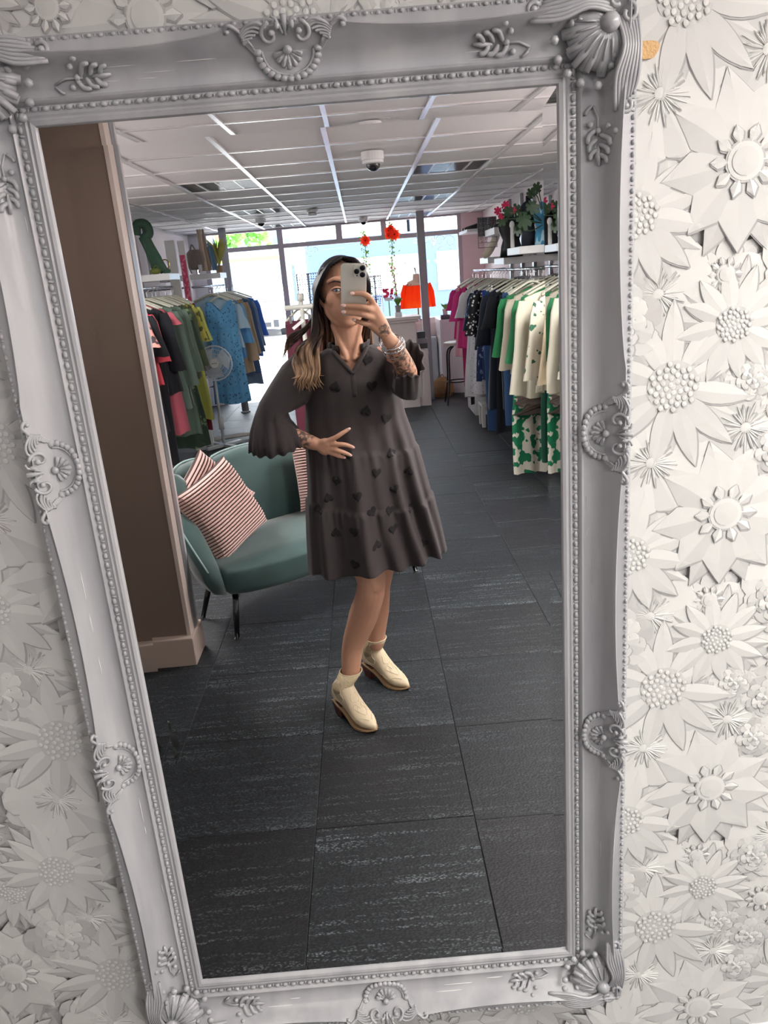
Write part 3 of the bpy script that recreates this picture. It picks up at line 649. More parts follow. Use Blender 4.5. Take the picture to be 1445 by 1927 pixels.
# single decker bus passing behind
bx = root('bus', (-6.3, 33, -.1), 'pale bus with dark windows beyond the white car', 'bus')
part(B().box(-9.8, -3.0, 33, 35.4, .3, 2.9), 'body', mat('bus_pale', hx('#7f90a6'), .4), bx, bevel=.1); part(B().box(-9.5, -3.4, 32.97, 33.05, 1.3, 2.3), 'side_window', mat('far_window', (.1, .13, .18), .15), bx)
for a in (-8.6, -4.2): part(B().tube([(a, 32.95, .38), (a, 33.3, .38)], .48, 20), 'wheel', mat('tyre', (.02,)*3, .8), bx)
part(B().box(-9.8, -3.0, 32.98, 33.02, 2.45, 2.6), 'stripe', mat('yellow', hx('#e8d84a'), .5), bx)
# tree beyond the bus
tr = root('street_tree', (-5.4, 38, -.1), 'bright green tree above the bus', 'tree'); part(B().tube([(-5.4, 38, -.1), (-5.3, 38, 2.6)], [.18, .1], 8), 'trunk', mat('bark', (.1, .07, .05), .9), tr)
lf = B(); random.seed(2)
for i in range(260):
    a, e, r = random.uniform(0, 2 * PI), random.uniform(-.6, 1.5), random.uniform(.9, 1.25)
    c = Vector((-5.3 + r * 1.2 * cos(a) * cos(e), 38 + r * cos(e) * sin(a), 3.1 + r * .8 * sin(e))); u = Vector((random.gauss(0, 1), random.gauss(0, 1), random.gauss(0, 1))).normalized() * .22; v = u.orthogonal().normalized() * .13
    lf.add([c - u, c + v, c + u, c - v], [(0, 1, 2, 3)])
part(lf, 'foliage', mat('leaf_bright', hx('#5f9a34'), .6), tr, kind='stuff')
# big dark parked van with pale windows right outside
vn = root('van', (.55, 14.2, -.1), 'dark blue grey van parked outside the window', 'van')
part(B().box(-1.0, 3.6, 14.2, 16.2, .25, 2.25), 'body', mat('van_blue', hx('#46597c'), .5), vn, bevel=.08)
part(B().box(-.6, 1.2, 14.17, 14.25, 1.15, 1.85), 'side_window', mat('pale_glass', hx('#c5d6de'), .2), vn); part(B().box(1.5, 3.3, 14.17, 14.25, 1.15, 1.85), 'side_window', mat('pale_glass', hx('#c5d6de'), .2), vn)
for a in (-.2, 2.8): part(B().tube([(a, 14.18, .24), (a, 14.5, .24)], .34, 20), 'wheel', mat('tyre', (.02,)*3, .8), vn)

# ================================================================ posts
postm = mat('post_grey', hx('#9a9a9d'), .5, bump=.2, bscale=40)
t = root('support_post', (0.762,8.45,0), 'slim square steel post standing between woman and window', 'post')
part(B().box(.722, .812, 8.42, 8.51, 0, CZ), 'post_shaft', postm, t, bevel=.004); part(B().box(.715, .819, 8.41, 8.52, 0, .02), 'foot_plate', postm, t)
t = root('support_post', (-1.58, 8.65, 0), 'round grey steel post behind the left clothes rail', 'post')
part(B().tube([(-1.58, 8.65, 0), (-1.58, 8.65, CZ)], .045, 20), 'post_shaft', postm, t, smooth=True); part(B().lathe([(.06, 0), (.06, .02)], (-1.58, 8.65, 0)), 'foot_plate', postm, t)

# ================================================================ clothes
hang_m = mat('hanger_cream', hx('#cfcdbb'), .4); hook_m = chrome
def ell(cx, cy, z, e, w_, t, ph=0, amp=0, k=7, n=26, dz=0):
    f = (-e[1], e[0]); out = []
    for j in range(n):
        a = 2 * PI * j / n; r = 1 + amp * sin(k * a + ph) + amp * .5 * sin((2 * k + 1) * a + ph * 2); u = w_ * cos(a) * (1 + (r - 1) * .25); v = t * sin(a) * r + (r - 1) * .05 * (1 if sin(a) > 0 else -1)
        out.append((cx + e[0] * u + f[0] * v, cy + e[1] * u + f[1] * v, z + dz * cos(3 * a + ph)))
    return out
def hanger(t, cx, cy, z, e, w_, parent_m=hang_m):
    """z is the top of the hook's rail; shoulders hang .11 below"""
    b = B(); pts = bez([(cx - e[0] * w_, cy - e[1] * w_, z - .158), (cx - e[0] * w_ * .5, cy - e[1] * w_ * .5, z - .112), (cx, cy, z - .078), (cx + e[0] * w_ * .5, cy + e[1] * w_ * .5, z - .112), (cx + e[0] * w_, cy + e[1] * w_, z - .158)], 3)
    b.tube(pts, [.015] * len(pts), 6, flat=.6); h = part(b, 'hanger', hang_m, t, smooth=True)
    k = B(); f = (-e[1], e[0]); hp = [(cx, cy, z - .08), (cx, cy, z - .035)] + [(cx + e[0] * .018 * cos(a), cy + e[1] * .018 * cos(a), z - .012 + .018 * sin(a)) for a in [-PI * .45 + i * .42 for i in range(9)]]
    k.tube(hp, .0022, 5); part(k, 'hook', hook_m, h, org=t['org'])
def garment(name, style, cx, cy, zr, wd, ln, m, label, cat, group, yaw=0.0, sleeve=.0, m2=None, flare=1.0, seed=0, hang=True, drop=0.0):
    """hangs from rail height zr; wd half width at the shoulder; ln length"""
    rs = random.Random(seed + int(cy * 100)); e = (cos(yaw), sin(yaw)); t = root(name, (cx, cy, zr), label, cat, group)
    if hang: hanger(t, cx, cy, zr, e, wd * .92)
    z0 = zr - .118 - drop; ph = rs.uniform(0, 6); rings = []; b = B()
    if style in ('top', 'dress', 'coat', 'vest'):
        prof = [(0.0, .28, .022), (.018, .42, .028), (.040, .74, .030), (.062, .98, .026), (.11, 1.0, .030), (.30, .90, .036), (.55, .95 + .05 * flare, .042), (.8, 1.0 * flare, .050), (1.0, 1.05 * flare, .056)]
        L_ = max(ln, .3)
        for i, (u, w_, tt) in enumerate(prof):
            zz = z0 - (u * .9 if u < .1 else .065 + (u - .11) / .89 * (L_ - .065)); am = .02 if i < 4 else .10 + .22 * u
            rings.append(ell(cx, cy, zz, e, wd * w_, tt, ph, am, 6, dz=.008 if i == len(prof) - 1 else 0))
        b.loft(rings, cap=False)
        part(b, 'bodice' if style == 'dress' else 'body', m, t, smooth=True)
        if sleeve:
            for s in (-1, 1):
                sb = B(); sx = cx + e[0] * wd * .93 * s; sy = cy + e[1] * wd * .93 * s; rr = []
                for u, r1 in ((0, .032), (.15, .048), (.5, .046), (.85, .044 + .01 * flare), (1, .046 + .012 * flare)):
                    zz = z0 - .075 - u * sleeve; ox = s * (.02 + .055 * u); rr.append(ell(sx + e[0] * ox, sy + e[1] * ox, zz, e, r1 * 1.15, r1 * .55, ph + s, .10, 4, 12, dz=.003))
                sb.loft(rr, cap=False); part(sb, 'sleeve', m2 if (m2 and style == 'coat') else m, t, smooth=True)
        if style != 'vest':
            cb = B(); cb.tube([(cx + e[0] * .075 * cos(a) - e[1] * .026 * sin(a), cy + e[1] * .075 * cos(a) + e[0] * .026 * sin(a), z0 + .004 - (.035 if sin(a) < 0 else 0) * abs(sin(a))) for a in [i * PI / 8 for i in range(16)]], .007, 5, close=True); part(cb, 'collar', m2 or m, t, smooth=True)
    elif style == 'trousers':
        wbm = B(); wbm.loft([ell(cx, cy, z0 - .04, e, wd, .022, ph, .02, 4), ell(cx, cy, z0 - .08, e, wd * 1.02, .026, ph, .02, 4)]); part(wbm, 'waistband', m, t, smooth=True)
        for s in (-1, 1):
            lb = B(); rr = []
            for u, r1, ox in ((0, .50, .50), (.25, .58, .52), (.6, .50 * flare, .52), (1, .50 * flare, .50)): rr.append(ell(cx + e[0] * wd * ox * s, cy + e[1] * wd * ox * s, z0 - .075 - u * (ln - .07), e, wd * r1, .034, ph + s, .12, 4, 16, dz=.004))
            lb.loft(rr, cap=False); part(lb, 'trouser_leg', m, t, smooth=True)
        for s in (-.6, .6):
            cb = B(); cb.rbox((cx + e[0] * wd * s, cy + e[1] * wd * s, z0 - .03), (.02, .05, .055), yaw); part(cb, 'clip', chrome, t)
    elif style == 'skirt':
        rr = [ell(cx, cy, z0 - .04, e, wd * .8, .022, ph, .02, 4), ell(cx, cy, z0 - .07, e, wd * .82, .026, ph, .02, 4)]
        for u in (.3, .6, 1): rr.append(ell(cx, cy, z0 - .07 - u * (ln - .07), e, wd * (.82 + .25 * u * flare), .045, ph, .10 * u, 9, 40))
        b.loft(rr, cap=False); part(b, 'skirt_cloth', m, t, smooth=True)
        part(B().loft([ell(cx, cy, z0 - .038, e, wd * .81, .024), ell(cx, cy, z0 - .065, e, wd * .82, .027)]), 'waistband', m2 or m, t, smooth=True)
    return t
HN = {'top': 'hanging_blouse', 'dress': 'hanging_dress', 'coat': 'hanging_jacket', 'trousers': 'hanging_trousers', 'skirt': 'hanging_skirt'}
def fab(n, c, **k): return mat('cloth_' + n, hx(c) if isinstance(c, str) else c, .85, sheen=.15, **k)
# -------- right-hand rail (x ~ 1.3), from the window towards the mirror
def rail(x, d0, d1, z, label, posts=True, m=steel):
    t = root('clothes_rail', (x, (d0 + d1) / 2, z), label, 'clothes rail')
    part(B().tube([(x, d0, z), (x, d1, z)], .012, 10), 'bar', m, t, smooth=True)
    for d in np.linspace(d0 + .12, d1 - .12, 3):
        b = B(); s = 1 if x > 0 else -1; xw = XR if x > 0 else XL
        b.tube([(x, d, z), (x + s * .02, d, z + .002), (xw, d, z - .06 + .06)], .008, 6); part(b, 'wall_bracket', m, t)
    return t
rail(1.32, 3.3, 8.1, 1.49, 'steel wall rail carrying the right-hand clothes')
RG = 'clothes hanging on the right-hand rail'
spec = [  # style, d, x, half width, length, drop, material, sleeve, flare, yaw, label, category
 ('top', 7.95, 1.28, .20, .62, 0, fab('fuchsia', '#d63585'), .22, 1.1, .1, 'fuchsia short blouse at the window end of the right rail', 'blouse'),
 ('dress', 7.75, 1.26, .20, .80, 0, fab('blush_pink', '#efb9c4'), .0, 1.1, .1, 'blush pink sleeveless dress second from the window end', 'dress'),
 ('trousers', 7.60, 1.27, .19, 1.12, 0.0, fab('magenta', '#b32a66'), 0, 1.0, .1, 'magenta trousers beside the hot pink lace top', 'trousers'),
 ('top', 7.30, 1.25, .21, .66, 0, fab('hot_pink_lace', '#e0408c', bump=.9, bscale=60), .30, 1.1, .12, 'hot pink lace top with scalloped edge', 'top'),
 ('trousers', 7.15, 1.27, .18, 1.25, 0, fab('black', '#17181d'), 0, 1.0, .1, 'black trousers behind the white lace dress', 'trousers'),
 ('dress', 6.85, 1.26, .21, 1.12, 0, fab('white_lace', '#dcd9dd', bump=1.0, bscale=45), .24, 1.15, .1, 'long white broderie lace dress', 'dress'),
 ('dress', 6.62, 1.27, .20, 1.05, 0, dots('lace_eyelet', hx('#e3e1e6'), hx('#9d9ba3'), 38, .22), .0, 1.2, .1, 'white eyelet dress hanging above the step stool', 'dress'),
 ('top', 6.45, 1.27, .20, .60, 0, fab('navy', '#1a2438'), .34, 1.0, .1, 'navy long-sleeved top next to the white lace', 'top'),
 ('dress', 6.28, 1.27, .20, .88, 0, fab('blue_floral', '#2d3f63', col2=hx('#8fa0bd'), pscale=30, thr=.6), .2, 1.1, .12, 'blue patterned dress with small pale flowers', 'dress'),
 ('top', 6.10, 1.26, .21, .46, 0, dots('polka_white', hx('#15161b'), hx('#f0f0f0'), 36, .33), .36, 1.1, .1, 'black blouse with white spots', 'blouse'),
 ('trousers', 5.98, 1.27, .19, 1.05, 0, fab('cobalt', '#1f3aa8'), 0, 1.0, .1, 'cobalt blue trousers by the spotted blouse', 'trousers'),
 ('trousers', 5.72, 1.25, .19, 1.25, .0, fab('indigo_denim', '#27466f', bump=.3, bscale=300), 0, 1.15, .12, 'mid blue jeans with a beaded side seam', 'jeans'),
 ('dress', 5.52, 1.27, .22, 1.02, 0, fab('midnight', '#15202f'), .40, 1.1, .15, 'midnight blue long-sleeved dress in the middle of the rail', 'dress'),
 ('dress', 5.34, 1.29, .21, 1.20, 0, fab('ink', '#10141c'), .25, 1.05, .1, 'long ink black dress beside the blue jeans', 'dress'),
 ('trousers', 5.16, 1.28, .19, .95, .02, fab('black_denim', '#1b2130', bump=.3, bscale=300), 0, 1.0, .1, 'dark grey jeans clipped by the waistband', 'jeans'),
 ('trousers', 4.98, 1.29, .21, 1.06, .0, fab('blue_denim', '#2f4d78', bump=.3, bscale=300), 0, 1.1, .1, 'wide blue jeans with a white swing tag', 'jeans'),
 ('top', 4.80, 1.29, .22, .52, 0, fab('emerald_lace', '#2f8a55', bump=1.0, bscale=50), .42, 1.1, .15, 'emerald green lace blouse', 'blouse'),
 ('coat', 4.62, 1.31, .22, .62, 0, fab('cream_linen', '#d2c8b4'), .50, 1.1, .15, 'cream linen jacket with frayed cuffs', 'jacket'),
 ('trousers', 4.50, 1.20, .15, .67, .67, fab('green_white_floral', '#178055', col2=hx('#e6e2d2'), pscale=17, thr=.5), 0, 1.2, .1, 'green and cream floral trousers reaching the floor', 'trousers'),
 ('skirt', 4.46, 1.20, .18, .34, .66, fab('mocha', '#6b5d55'), 0, .6, .1, 'mocha brown skirt under the cream blouse', 'skirt'),
 ('top', 4.36, 1.31, .22, .56, 0, fab('green_shirt', '#2c7d4f', bump=.5, bscale=80), .42, 1.1, .15, 'green collared shirt between two cream tops', 'shirt'),
 ('dress', 4.24, 1.33, .24, .72, 0, fab('ecru', '#e0dac6'), .62, 1.2, .2, 'ecru long blouse with tassel hem', 'blouse'),
 ('trousers', 4.13, 1.31, .13, .62, .55, fab('bottle_stripe', '#0f4a38'), 0, 1.2, .1, 'bottle green striped trousers touching the floor', 'trousers'),
 ('top', 4.03, 1.37, .23, .66, 0, fab('ivory_print', '#dcd5c2', col2=hx('#3f6f55'), pscale=22, thr=.64), .5, 1.1, .2, 'ivory top with green leaf print', 'top'),
 ('trousers', 3.92, 1.34, .14, .72, .34, fab('off_white', '#e8e6da'), 0, 1.2, .1, 'off-white wide trousers below the leaf print top', 'trousers'),
 ('coat', 3.80, 1.41, .23, .62, 0, fab('oatmeal', '#c9b798'), .5, 1.0, .2, 'oatmeal fringed jacket at the mirror end of the right rail', 'jacket'),
 ('dress', 3.62, 1.43, .22, .8, 0, fab('sage_long', '#7d9a82'), .3, 1.1, .2, 'sage green dress nearest the mirror on the right rail', 'dress'),
]
for i, (st, d, x, hw, ln, dr, m, sl, fl_, yw, lab, cat) in enumerate(spec):
    garment(HN[st], st, x, d, 1.49, hw, ln, m, lab, cat, RG, yw, sl, None, fl_, i, drop=dr)
# extra spare hangers crowding the rail: clear hooks seen above the clothes
for i, d in enumerate(np.linspace(3.75, 5.35, 12)):
    t = root('spare_hanger', (1.32, float(d), 1.49), 'chrome clip hanger among the hooks on the right rail', 'hanger', 'empty clip hangers on the right rail')
    b = B(); b.tube([(1.32, d, 1.49), (1.32, d, 1.43)], .003, 5); b.tube([(1.22, d, 1.425), (1.32, d, 1.435), (1.42, d, 1.425)], .005, 5); part(b, 'hanger_bar', chrome, t)
# -------- left-hand rails
rail(-1.76, 4.5, 6.45, 1.58, 'steel wall rail carrying the green and black clothes')
LG = 'clothes hanging on the near left rail'
ls = [
 ('top', 4.62, -1.80, .21, .62, 0, fab('coral_print', '#d98a80', col2=hx('#3b3236'), pscale=18, thr=.55), .22, 1.1, 'pink and brown print top nearest the boxed pier', 'top'),
 ('dress', 4.76, -1.78, .21, .95, 0, fab('black_a', '#14151b'), .3, 1.1, 'black dress nearest the boxed pier', 'dress'),
 ('top', 4.90, -1.80, .20, .60, 0, fab('coral', '#e0525f'), .35, 1.1, 'coral red top with embroidered sleeve', 'top'),
 ('trousers', 5.02, -1.78, .20, 1.25, 0, fab('black_b', '#101116'), 0, 1.1, 'black wide trousers reaching almost to the floor', 'trousers'),
 ('dress', 5.14, -1.77, .22, .70, 0, fab('black_c', '#16171f'), .45, 1.15, 'black tunic with long sleeves beside the greens', 'tunic'),
 ('dress', 5.27, -1.77, .21, 1.05, 0, fab('rose_long', '#c2606e'), .1, 1.1, 'dusty rose long dress between black clothes', 'dress'),
 ('dress', 5.40, -1.76, .24, .86, 0, fab('sage_a', '#63766a'), .60, 1.15, 'sage green tunic at the front of the greens', 'tunic'),
 ('dress', 5.54, -1.76, .23, 1.12, 0, fab('sage_b', '#566a5c'), .50, 1.15, 'long sage green dress second of the greens', 'dress'),
 ('top', 5.68, -1.75, .23, .72, 0, fab('sage_c', '#6d8071'), .52, 1.1, 'grey green blouse in the middle of the greens', 'blouse'),
 ('dress', 5.80, -1.75, .22, 1.28, 0, fab('forest', '#3c4f41', col2=hx('#7f9a6f'), pscale=16, thr=.62), .35, 1.2, 'long forest green dress with pale print', 'dress'),
 ('top', 5.92, -1.74, .22, .68, 0, fab('olive', '#59664a'), .5, 1.1, 'olive green shirt beside the yellow clothes', 'shirt'),
 ('top', 6.06, -1.73, .22, .60, 0, fab('lime_floral', '#b5ae52', col2=hx('#5c6136'), pscale=22, thr=.52), .3, 1.1, 'lime yellow floral top', 'top'),
 ('dress', 6.18, -1.72, .21, 1.10, 0, fab('yellow', '#cfd46a'), .3, 1.1, 'plain yellow long dress at the end of the near rail', 'dress'),
 ('trousers', 6.30, -1.72, .19, 1.22, 0, fab('maroon_a', '#7d2437'), 0, 1.0, 'maroon trousers behind the yellow dress', 'trousers'),
]
for i, (st, d, x, hw, ln, dr, m, sl, fl_, lab, cat) in enumerate(ls):
    garment(HN[st], st, x, d, 1.58, hw, ln, m, lab, cat, LG, -.12, sl, None, fl_, i + 40, drop=dr)
rail(-1.62, 6.75, 8.5, 1.56, 'steel wall rail carrying the blue dress')
crochet = dots('blue_crochet', hx('#5b9ecb'), hx('#22405c'), 40, .24); mat('cloth_blue_plain', hx('#5d9fcb'), .85)
# crochet dress facing the mirror: bodice and skirt with its own openwork
LG2 = 'clothes hanging on the far left rail'
t = root('crochet_dress', (-1.405, 6.84, 1.53), 'light blue crochet dress facing the mirror behind the fan', 'dress', LG2); hanger(t, -1.405, 6.84, 1.53, (1, 0), .15)
cb_ = mat('blue_yarn', hx('#62a5d2'), .85, bump=1.0, bscale=90); crs = dots('crochet_ribs', hx('#66a9d6'), hx('#1f3d5a'), 1, .26)
for n_ in crs.node_tree.nodes:
    if n_.type == 'TEX_VORONOI': mp_ = crs.node_tree.nodes.new('ShaderNodeMapping'); mp_.inputs['Scale'].default_value = (75, 1, 26); crs.node_tree.links.new(crs.node_tree.nodes['Texture Coordinate'].outputs['Object'], mp_.inputs[0]); crs.node_tree.links.new(mp_.outputs[0], n_.inputs[0])
def dl(zs_, m, nm, am=.04):
    b = B(); b.loft([ell(-1.405, 6.84, z, (1, 0), w_, tt, 1.0, am, 7, 64, dz=(.012 if z < .5 else 0)) for z, w_, tt in zs_], cap=False)
    if nm == 'bodice':       # scooped neck and shoulder straps
        b.v = [(x, y, z - max(0, .085 - abs(x + 1.405)) * 1.15 * (z - 1.30) / .11 if z > 1.30 else z) for x, y, z in b.v]
    return part(b, nm, m, t, smooth=True)
dl([(1.41, .125, .03), (1.38, .150, .035), (1.30, .152, .045), (1.22, .150, .05), (1.14, .148, .05)], crochet, 'bodice'); dl([(1.145, .150, .053), (1.10, .150, .053)], cb_, 'waist_band')
dl([(1.105, .149, .052), (.95, .158, .06), (.75, .168, .065), (.56, .178, .07)], crs, 'ribbed_skirt', .08); dl([(.565, .180, .072), (.50, .183, .073)], cb_, 'hem_band', .08); dl([(.50, .184, .073), (.40, .190, .076)], crochet, 'lace_hem', .10)
for i, (st, d, x, hw, ln, m, sl, lab, cat) in enumerate([
 ('top', 6.95, -1.50, .24, .50, fab('ice_blue', '#a9c6d6'), .24, 'ice blue short-sleeved top behind the crochet dress', 'top'),
 ('top', 7.12, -1.50, .24, .62, fab('sky', '#5f9ac9'), .40, 'sky blue blouse behind the ice blue top', 'blouse'),
 ('coat', 7.30, -1.50, .25, .80, fab('sand', '#b7a084'), .60, 'sand coloured long jacket', 'jacket'),
 ('skirt', 7.05, -1.46, .22, .42, fab('pleat_taupe', '#8c7d6c'), 0, 'pleated taupe skirt under the blue clothes', 'skirt'),
 ('top', 7.48, -1.50, .25, .62, fab('khaki', '#a3917a'), .55, 'khaki shirt on the far left rail', 'shirt'),
 ('coat', 7.68, -1.48, .25, .85, fab('denim_j', '#47648f'), .55, 'denim jacket on the far left rail', 'jacket'),
 ('dress', 7.88, -1.48, .24, 1.0, fab('slate', '#6b7f99'), .5, 'slate blue dress near the round post', 'dress'),
 ('dress', 8.08, -1.46, .24, .70, fab('royal', '#3f6fd0'), .4, 'royal blue blouse at the window end of the far left rail', 'blouse')]):
    garment(HN[st], st, x, d, 1.56, hw, ln, m, lab, cat, LG2, -.1, sl, None, 1.1, i + 80, drop=.62 if st == 'skirt' else 0)
# -------- maroon clothes on a free-standing white rail behind the woman
t = root('garment_stand', (-.42, 4.7, 0), 'white free-standing garment rail behind the woman', 'garment rail'); wm = mat('rail_white', hx('#c9c8c0'), .4)
part(B().tube([(-.435, 4.70, .03), (-.435, 4.70, 1.44)], .016, 12), 'upright', wm, t, smooth=True); part(B().tube([(-.435, 4.70, 1.40), (-.435, 4.70, 1.455)], .024, 12), 'joint', wm, t, smooth=True)
part(B().tube([(-.56, 4.70, 1.36), (.05, 4.70, 1.36)], .018, 12), 'cross_bar', wm, t, smooth=True); part(B().tube([(.05, 4.70, .03), (.05, 4.70, 1.44)], .016, 12), 'upright', wm, t, smooth=True)
for x in (-.435, .05): part(B().tube([(x, 4.45, .02), (x, 4.95, .02)], .016, 10), 'foot', wm, t, smooth=True)
for i, (x, d, ln) in enumerate(((-.46, 4.78, .95), (-.38, 4.90, .92))):
    garment('hanging_trousers', 'trousers', x, d, 1.42, .115, ln, fab('maroon', '#5c2334'), ('maroon trousers beside the white upright' if i == 0 else 'maroon trousers hanging behind the first pair'), 'trousers', 'maroon trousers on the white garment stand', 0, 0, None, 1.0, i)
b = B(); b.rbox((-.47, 4.66, 1.24), (.10, .012, .022), 0, -.6, 'Y'); tag(part(b, 'swing_ticket', white, org=(-.47, 4.66, 1.24)), 'white swing ticket hanging in front of the maroon trousers', 'ticket')
# -------- garment rail base by the fan (white bar on the floor)
t = root('rail_base', (-1.35, 6.95, 0), 'white base bar of a garment rail on the floor behind the fan foot', 'garment rail')
part(B().tube([(-1.72, 6.72, .045), (-1.0, 7.06, .045)], .022, 12), 'base_bar', wm, t, smooth=True)
for p in ((-1.70, 6.73), (-1.02, 7.05)): part(B().tube([(p[0], p[1] - .15, .02), (p[0], p[1] + .15, .02)], .018, 10), 'foot', wm, t, smooth=True)
# -------- pedestal fan
fm = mat('fan_white', hx('#d5dadd'), .35); t = root('pedestal_fan', (-1.50, 6.55, 0), 'white pedestal fan in front of the blue crochet dress', 'fan')
part(B().tube([(-1.50, 6.55, .05), (-1.50, 6.55, .70)], [.016, .013], 12), 'stand_pole', fm, t, smooth=True); part(B().tube([(-1.50, 6.55, .18), (-1.50, 6.55, .32)], .026, 12), 'height_collar', fm, t, smooth=True)
part(B().rbox((-1.50, 6.55, .02), (.42, .05, .03), .8).rbox((-1.50, 6.55, .02), (.42, .05, .03), -.8), 'cross_foot', fm, t, bevel=.006)
part(B().ball((-1.47, 6.58, .83), (.06, .09, .06), 14, 10), 'motor', fm, t, smooth=True)
fc = (-1.46, 6.44, .845); cg = B()
for j in range(4): r = (.045, .09, .13, .165)[j]; cg.tube([(fc[0] + r * cos(a), fc[1] + .02 * (r / .165) ** 2, fc[2] + r * sin(a)) for a in [i * PI / 16 for i in range(32)]], .0025 if j < 3 else .007, 5, close=True)
for i in range(72):
    a = 2 * PI * i / 72; cg.tube([(fc[0] + r * cos(a), fc[1] + .02 * (r / .165) ** 2, fc[2] + r * sin(a)) for r in (.04, .10, .165)], .0014, 4)
part(cg, 'wire_guard', fm, t)
gb = B()
for j in range(3):
    a0 = j * 2 * PI / 3 + .3; pts = [(fc[0] + r * cos(a0 + a), fc[1] + .03 + .012 * sin(a * 2), fc[2] + r * sin(a0 + a)) for r, a in ((.03, -.2), (.08, -.6), (.14, -.8), (.157, -.1), (.150, .7), (.08, .8), (.035, .7))]
    gb.slab(pts, (0, 1, 0), .002)
part(gb, 'fan_blade', translucent(mat('blade_clear', hx('#dfe8ee'), .3), hx('#dfe8ee'), .5), t)
b = B(); b.lathe([(.042, 0), (.042, .008)], (0, 0, 0), 24); b.v = [(fc[0] + p[0], fc[1] - p[2] - .002, fc[2] + p[1]) for p in b.v]; b.f = [q[::-1] for q in b.f]; badge = part(b, 'centre_badge', white, t)
tcu = bpy.data.curves.new('badge_text', 'FONT'); tcu.body = 'SWAN'; tcu.size = .018; tcu.extrude = .0006; tcu.align_x = 'CENTER'; tcu.align_y = 'CENTER'
tco = bpy.data.objects.new('badge_text', tcu); C.objects.link(tco); dg = bpy.context.evaluated_depsgraph_get(); tme = bpy.data.meshes.new_from_object(tco.evaluated_get(dg)); bpy.data.objects.remove(tco)
tme.transform(Matrix.Translation(Vector((fc[0] + 1.50, -(fc[1] - .0115 - 6.55), fc[2]))) @ Matrix.Rotation(PI, 4, 'Z') @ Matrix.Rotation(R(90), 4, 'X')); tme.materials.append(black)
to = bpy.data.objects.new('badge_lettering', tme); C.objects.link(to); to.parent = badge

# ================================================================ shelves and what stands on them
def shelf(x0, x1, d0, d1, z, label, h=.055):
    t = root('wall_shelf', ((x0 + x1) / 2, (d0 + d1) / 2, z - h), label, 'shelf', 'white block shelves')
    part(B().box(x0, x1, d0, d1, z - h, z), 'shelf_board', white, t, bevel=.003)
    for d in (d0 + .08, d1 - .08):
        part(B().box(XL if x0 < 0 else x1, x0 if x0 < 0 else XR, d - .015, d + .015, z - h, z - h + .02), 'bracket', steel, t)
    return t
shelf(-1.95, -1.60, 5.75, 6.15, 1.690, 'white block shelf under the green scarf'); shelf(-1.98, -1.80, 5.1, 5.4, 1.915, 'upper white shelf end beside the boxed pier'); shelf(-1.98, -1.78, 5.1, 5.45, 1.66, 'lower white shelf end beside the boxed pier')
shelf(-1.93, -1.47, 7.5, 7.9, 1.690, 'white block shelf under the grey rucksack')
shelf(1.20, 1.62, 4.85, 5.35, 1.655, 'white block shelf holding the black busts on the right wall'); shelf(1.36, 1.62, 4.42, 4.65, 1.905, 'small upper shelf beside the monstera', .07); shelf(1.33, 1.62, 4.38, 4.62, 1.60, 'small lower shelf at the mirror end of the right wall', .07)
shelf(1.17, 1.62, 5.75, 6.25, 1.84, 'white shelf holding black shoes under the pink flower'); shelf(1.22, 1.62, 6.45, 6.95, 1.61, 'white shelf with cream scarf near the window'); shelf(1.22, 1.62, 7.8, 8.5, 1.93, 'white shelf with black shoes beside the window', .03)
shelf(1.22, 1.62, 5.62, 6.1, 1.59, 'white shelf end under the black dress bust')
# left partition: two leaning white uprights with a pink lettered strip, wall panels, bright wall mirror
for i, (x, d) in enumerate(((-1.725, 6.50), (-1.655, 6.66))):
    tag(part(B().box(x - .045 + .012 * i, x + .045 - .012 * i, d - .02, d + .02, 0, 1.99), 'rack_upright', wht, org=(x, d, 0), bevel=.003), ('near' if i == 0 else 'far') + ' white upright panel between the two left rails', 'panel')
pk = B(); pk.box(-1.68, -1.63, 6.632, 6.638, 1.15, 1.86); pkl = part(pk, 'pink_banner', mat('pink_print', hx('#d24a70'), .6, col2=hx('#e58aa0'), pscale=25, thr=.55), org=(-1.655, 6.63, 1.15)); tag(pkl, 'narrow pink lettered strip on the far white upright', 'banner')
struct(B().box(XL, XL + .02, 6.9, 9.3, 1.4, CZ - .03), 'trim_3', plaster_pink)
struct(B().box(XL, XL + .03, 6.7, 6.74, 1.2, CZ), 'trim_4', steel)
wmr = root('wall_mirror_panel', (XL + .03, 6.0, 1.6), 'pale blue reflecting panel on the left wall behind the green scarf', 'mirror'); part(B().box(XL, XL + .03, 5.5, 6.6, 1.45, 2.17), 'panel_board', mat('mirror_pale', (.75, .82, .86), .25, .3), wmr); part(B().box(XL + .03, XL + .035, 6.05, 6.08, 1.45, 2.17), 'edge_strip', steel, wmr)
for i, (d, w_) in enumerate(((5.05, .05), (5.6, .05), (6.35, .06), (6.9, .06), (7.5, .05))):
    tag(part(B().box(XR - .03, XR, d, d + w_, 0, CZ - .02), 'wall_upright', steel, org=(XR, d, 0)), ['slotted grey upright behind the monstera, nearest the mirror', 'slotted grey upright between monstera and pink flower', 'slotted grey upright beside the silver necklace rack', 'slotted grey upright behind the cream scarf', 'slotted grey upright nearest the shop window on the right'][i], 'upright', 'slotted uprights on the right wall')
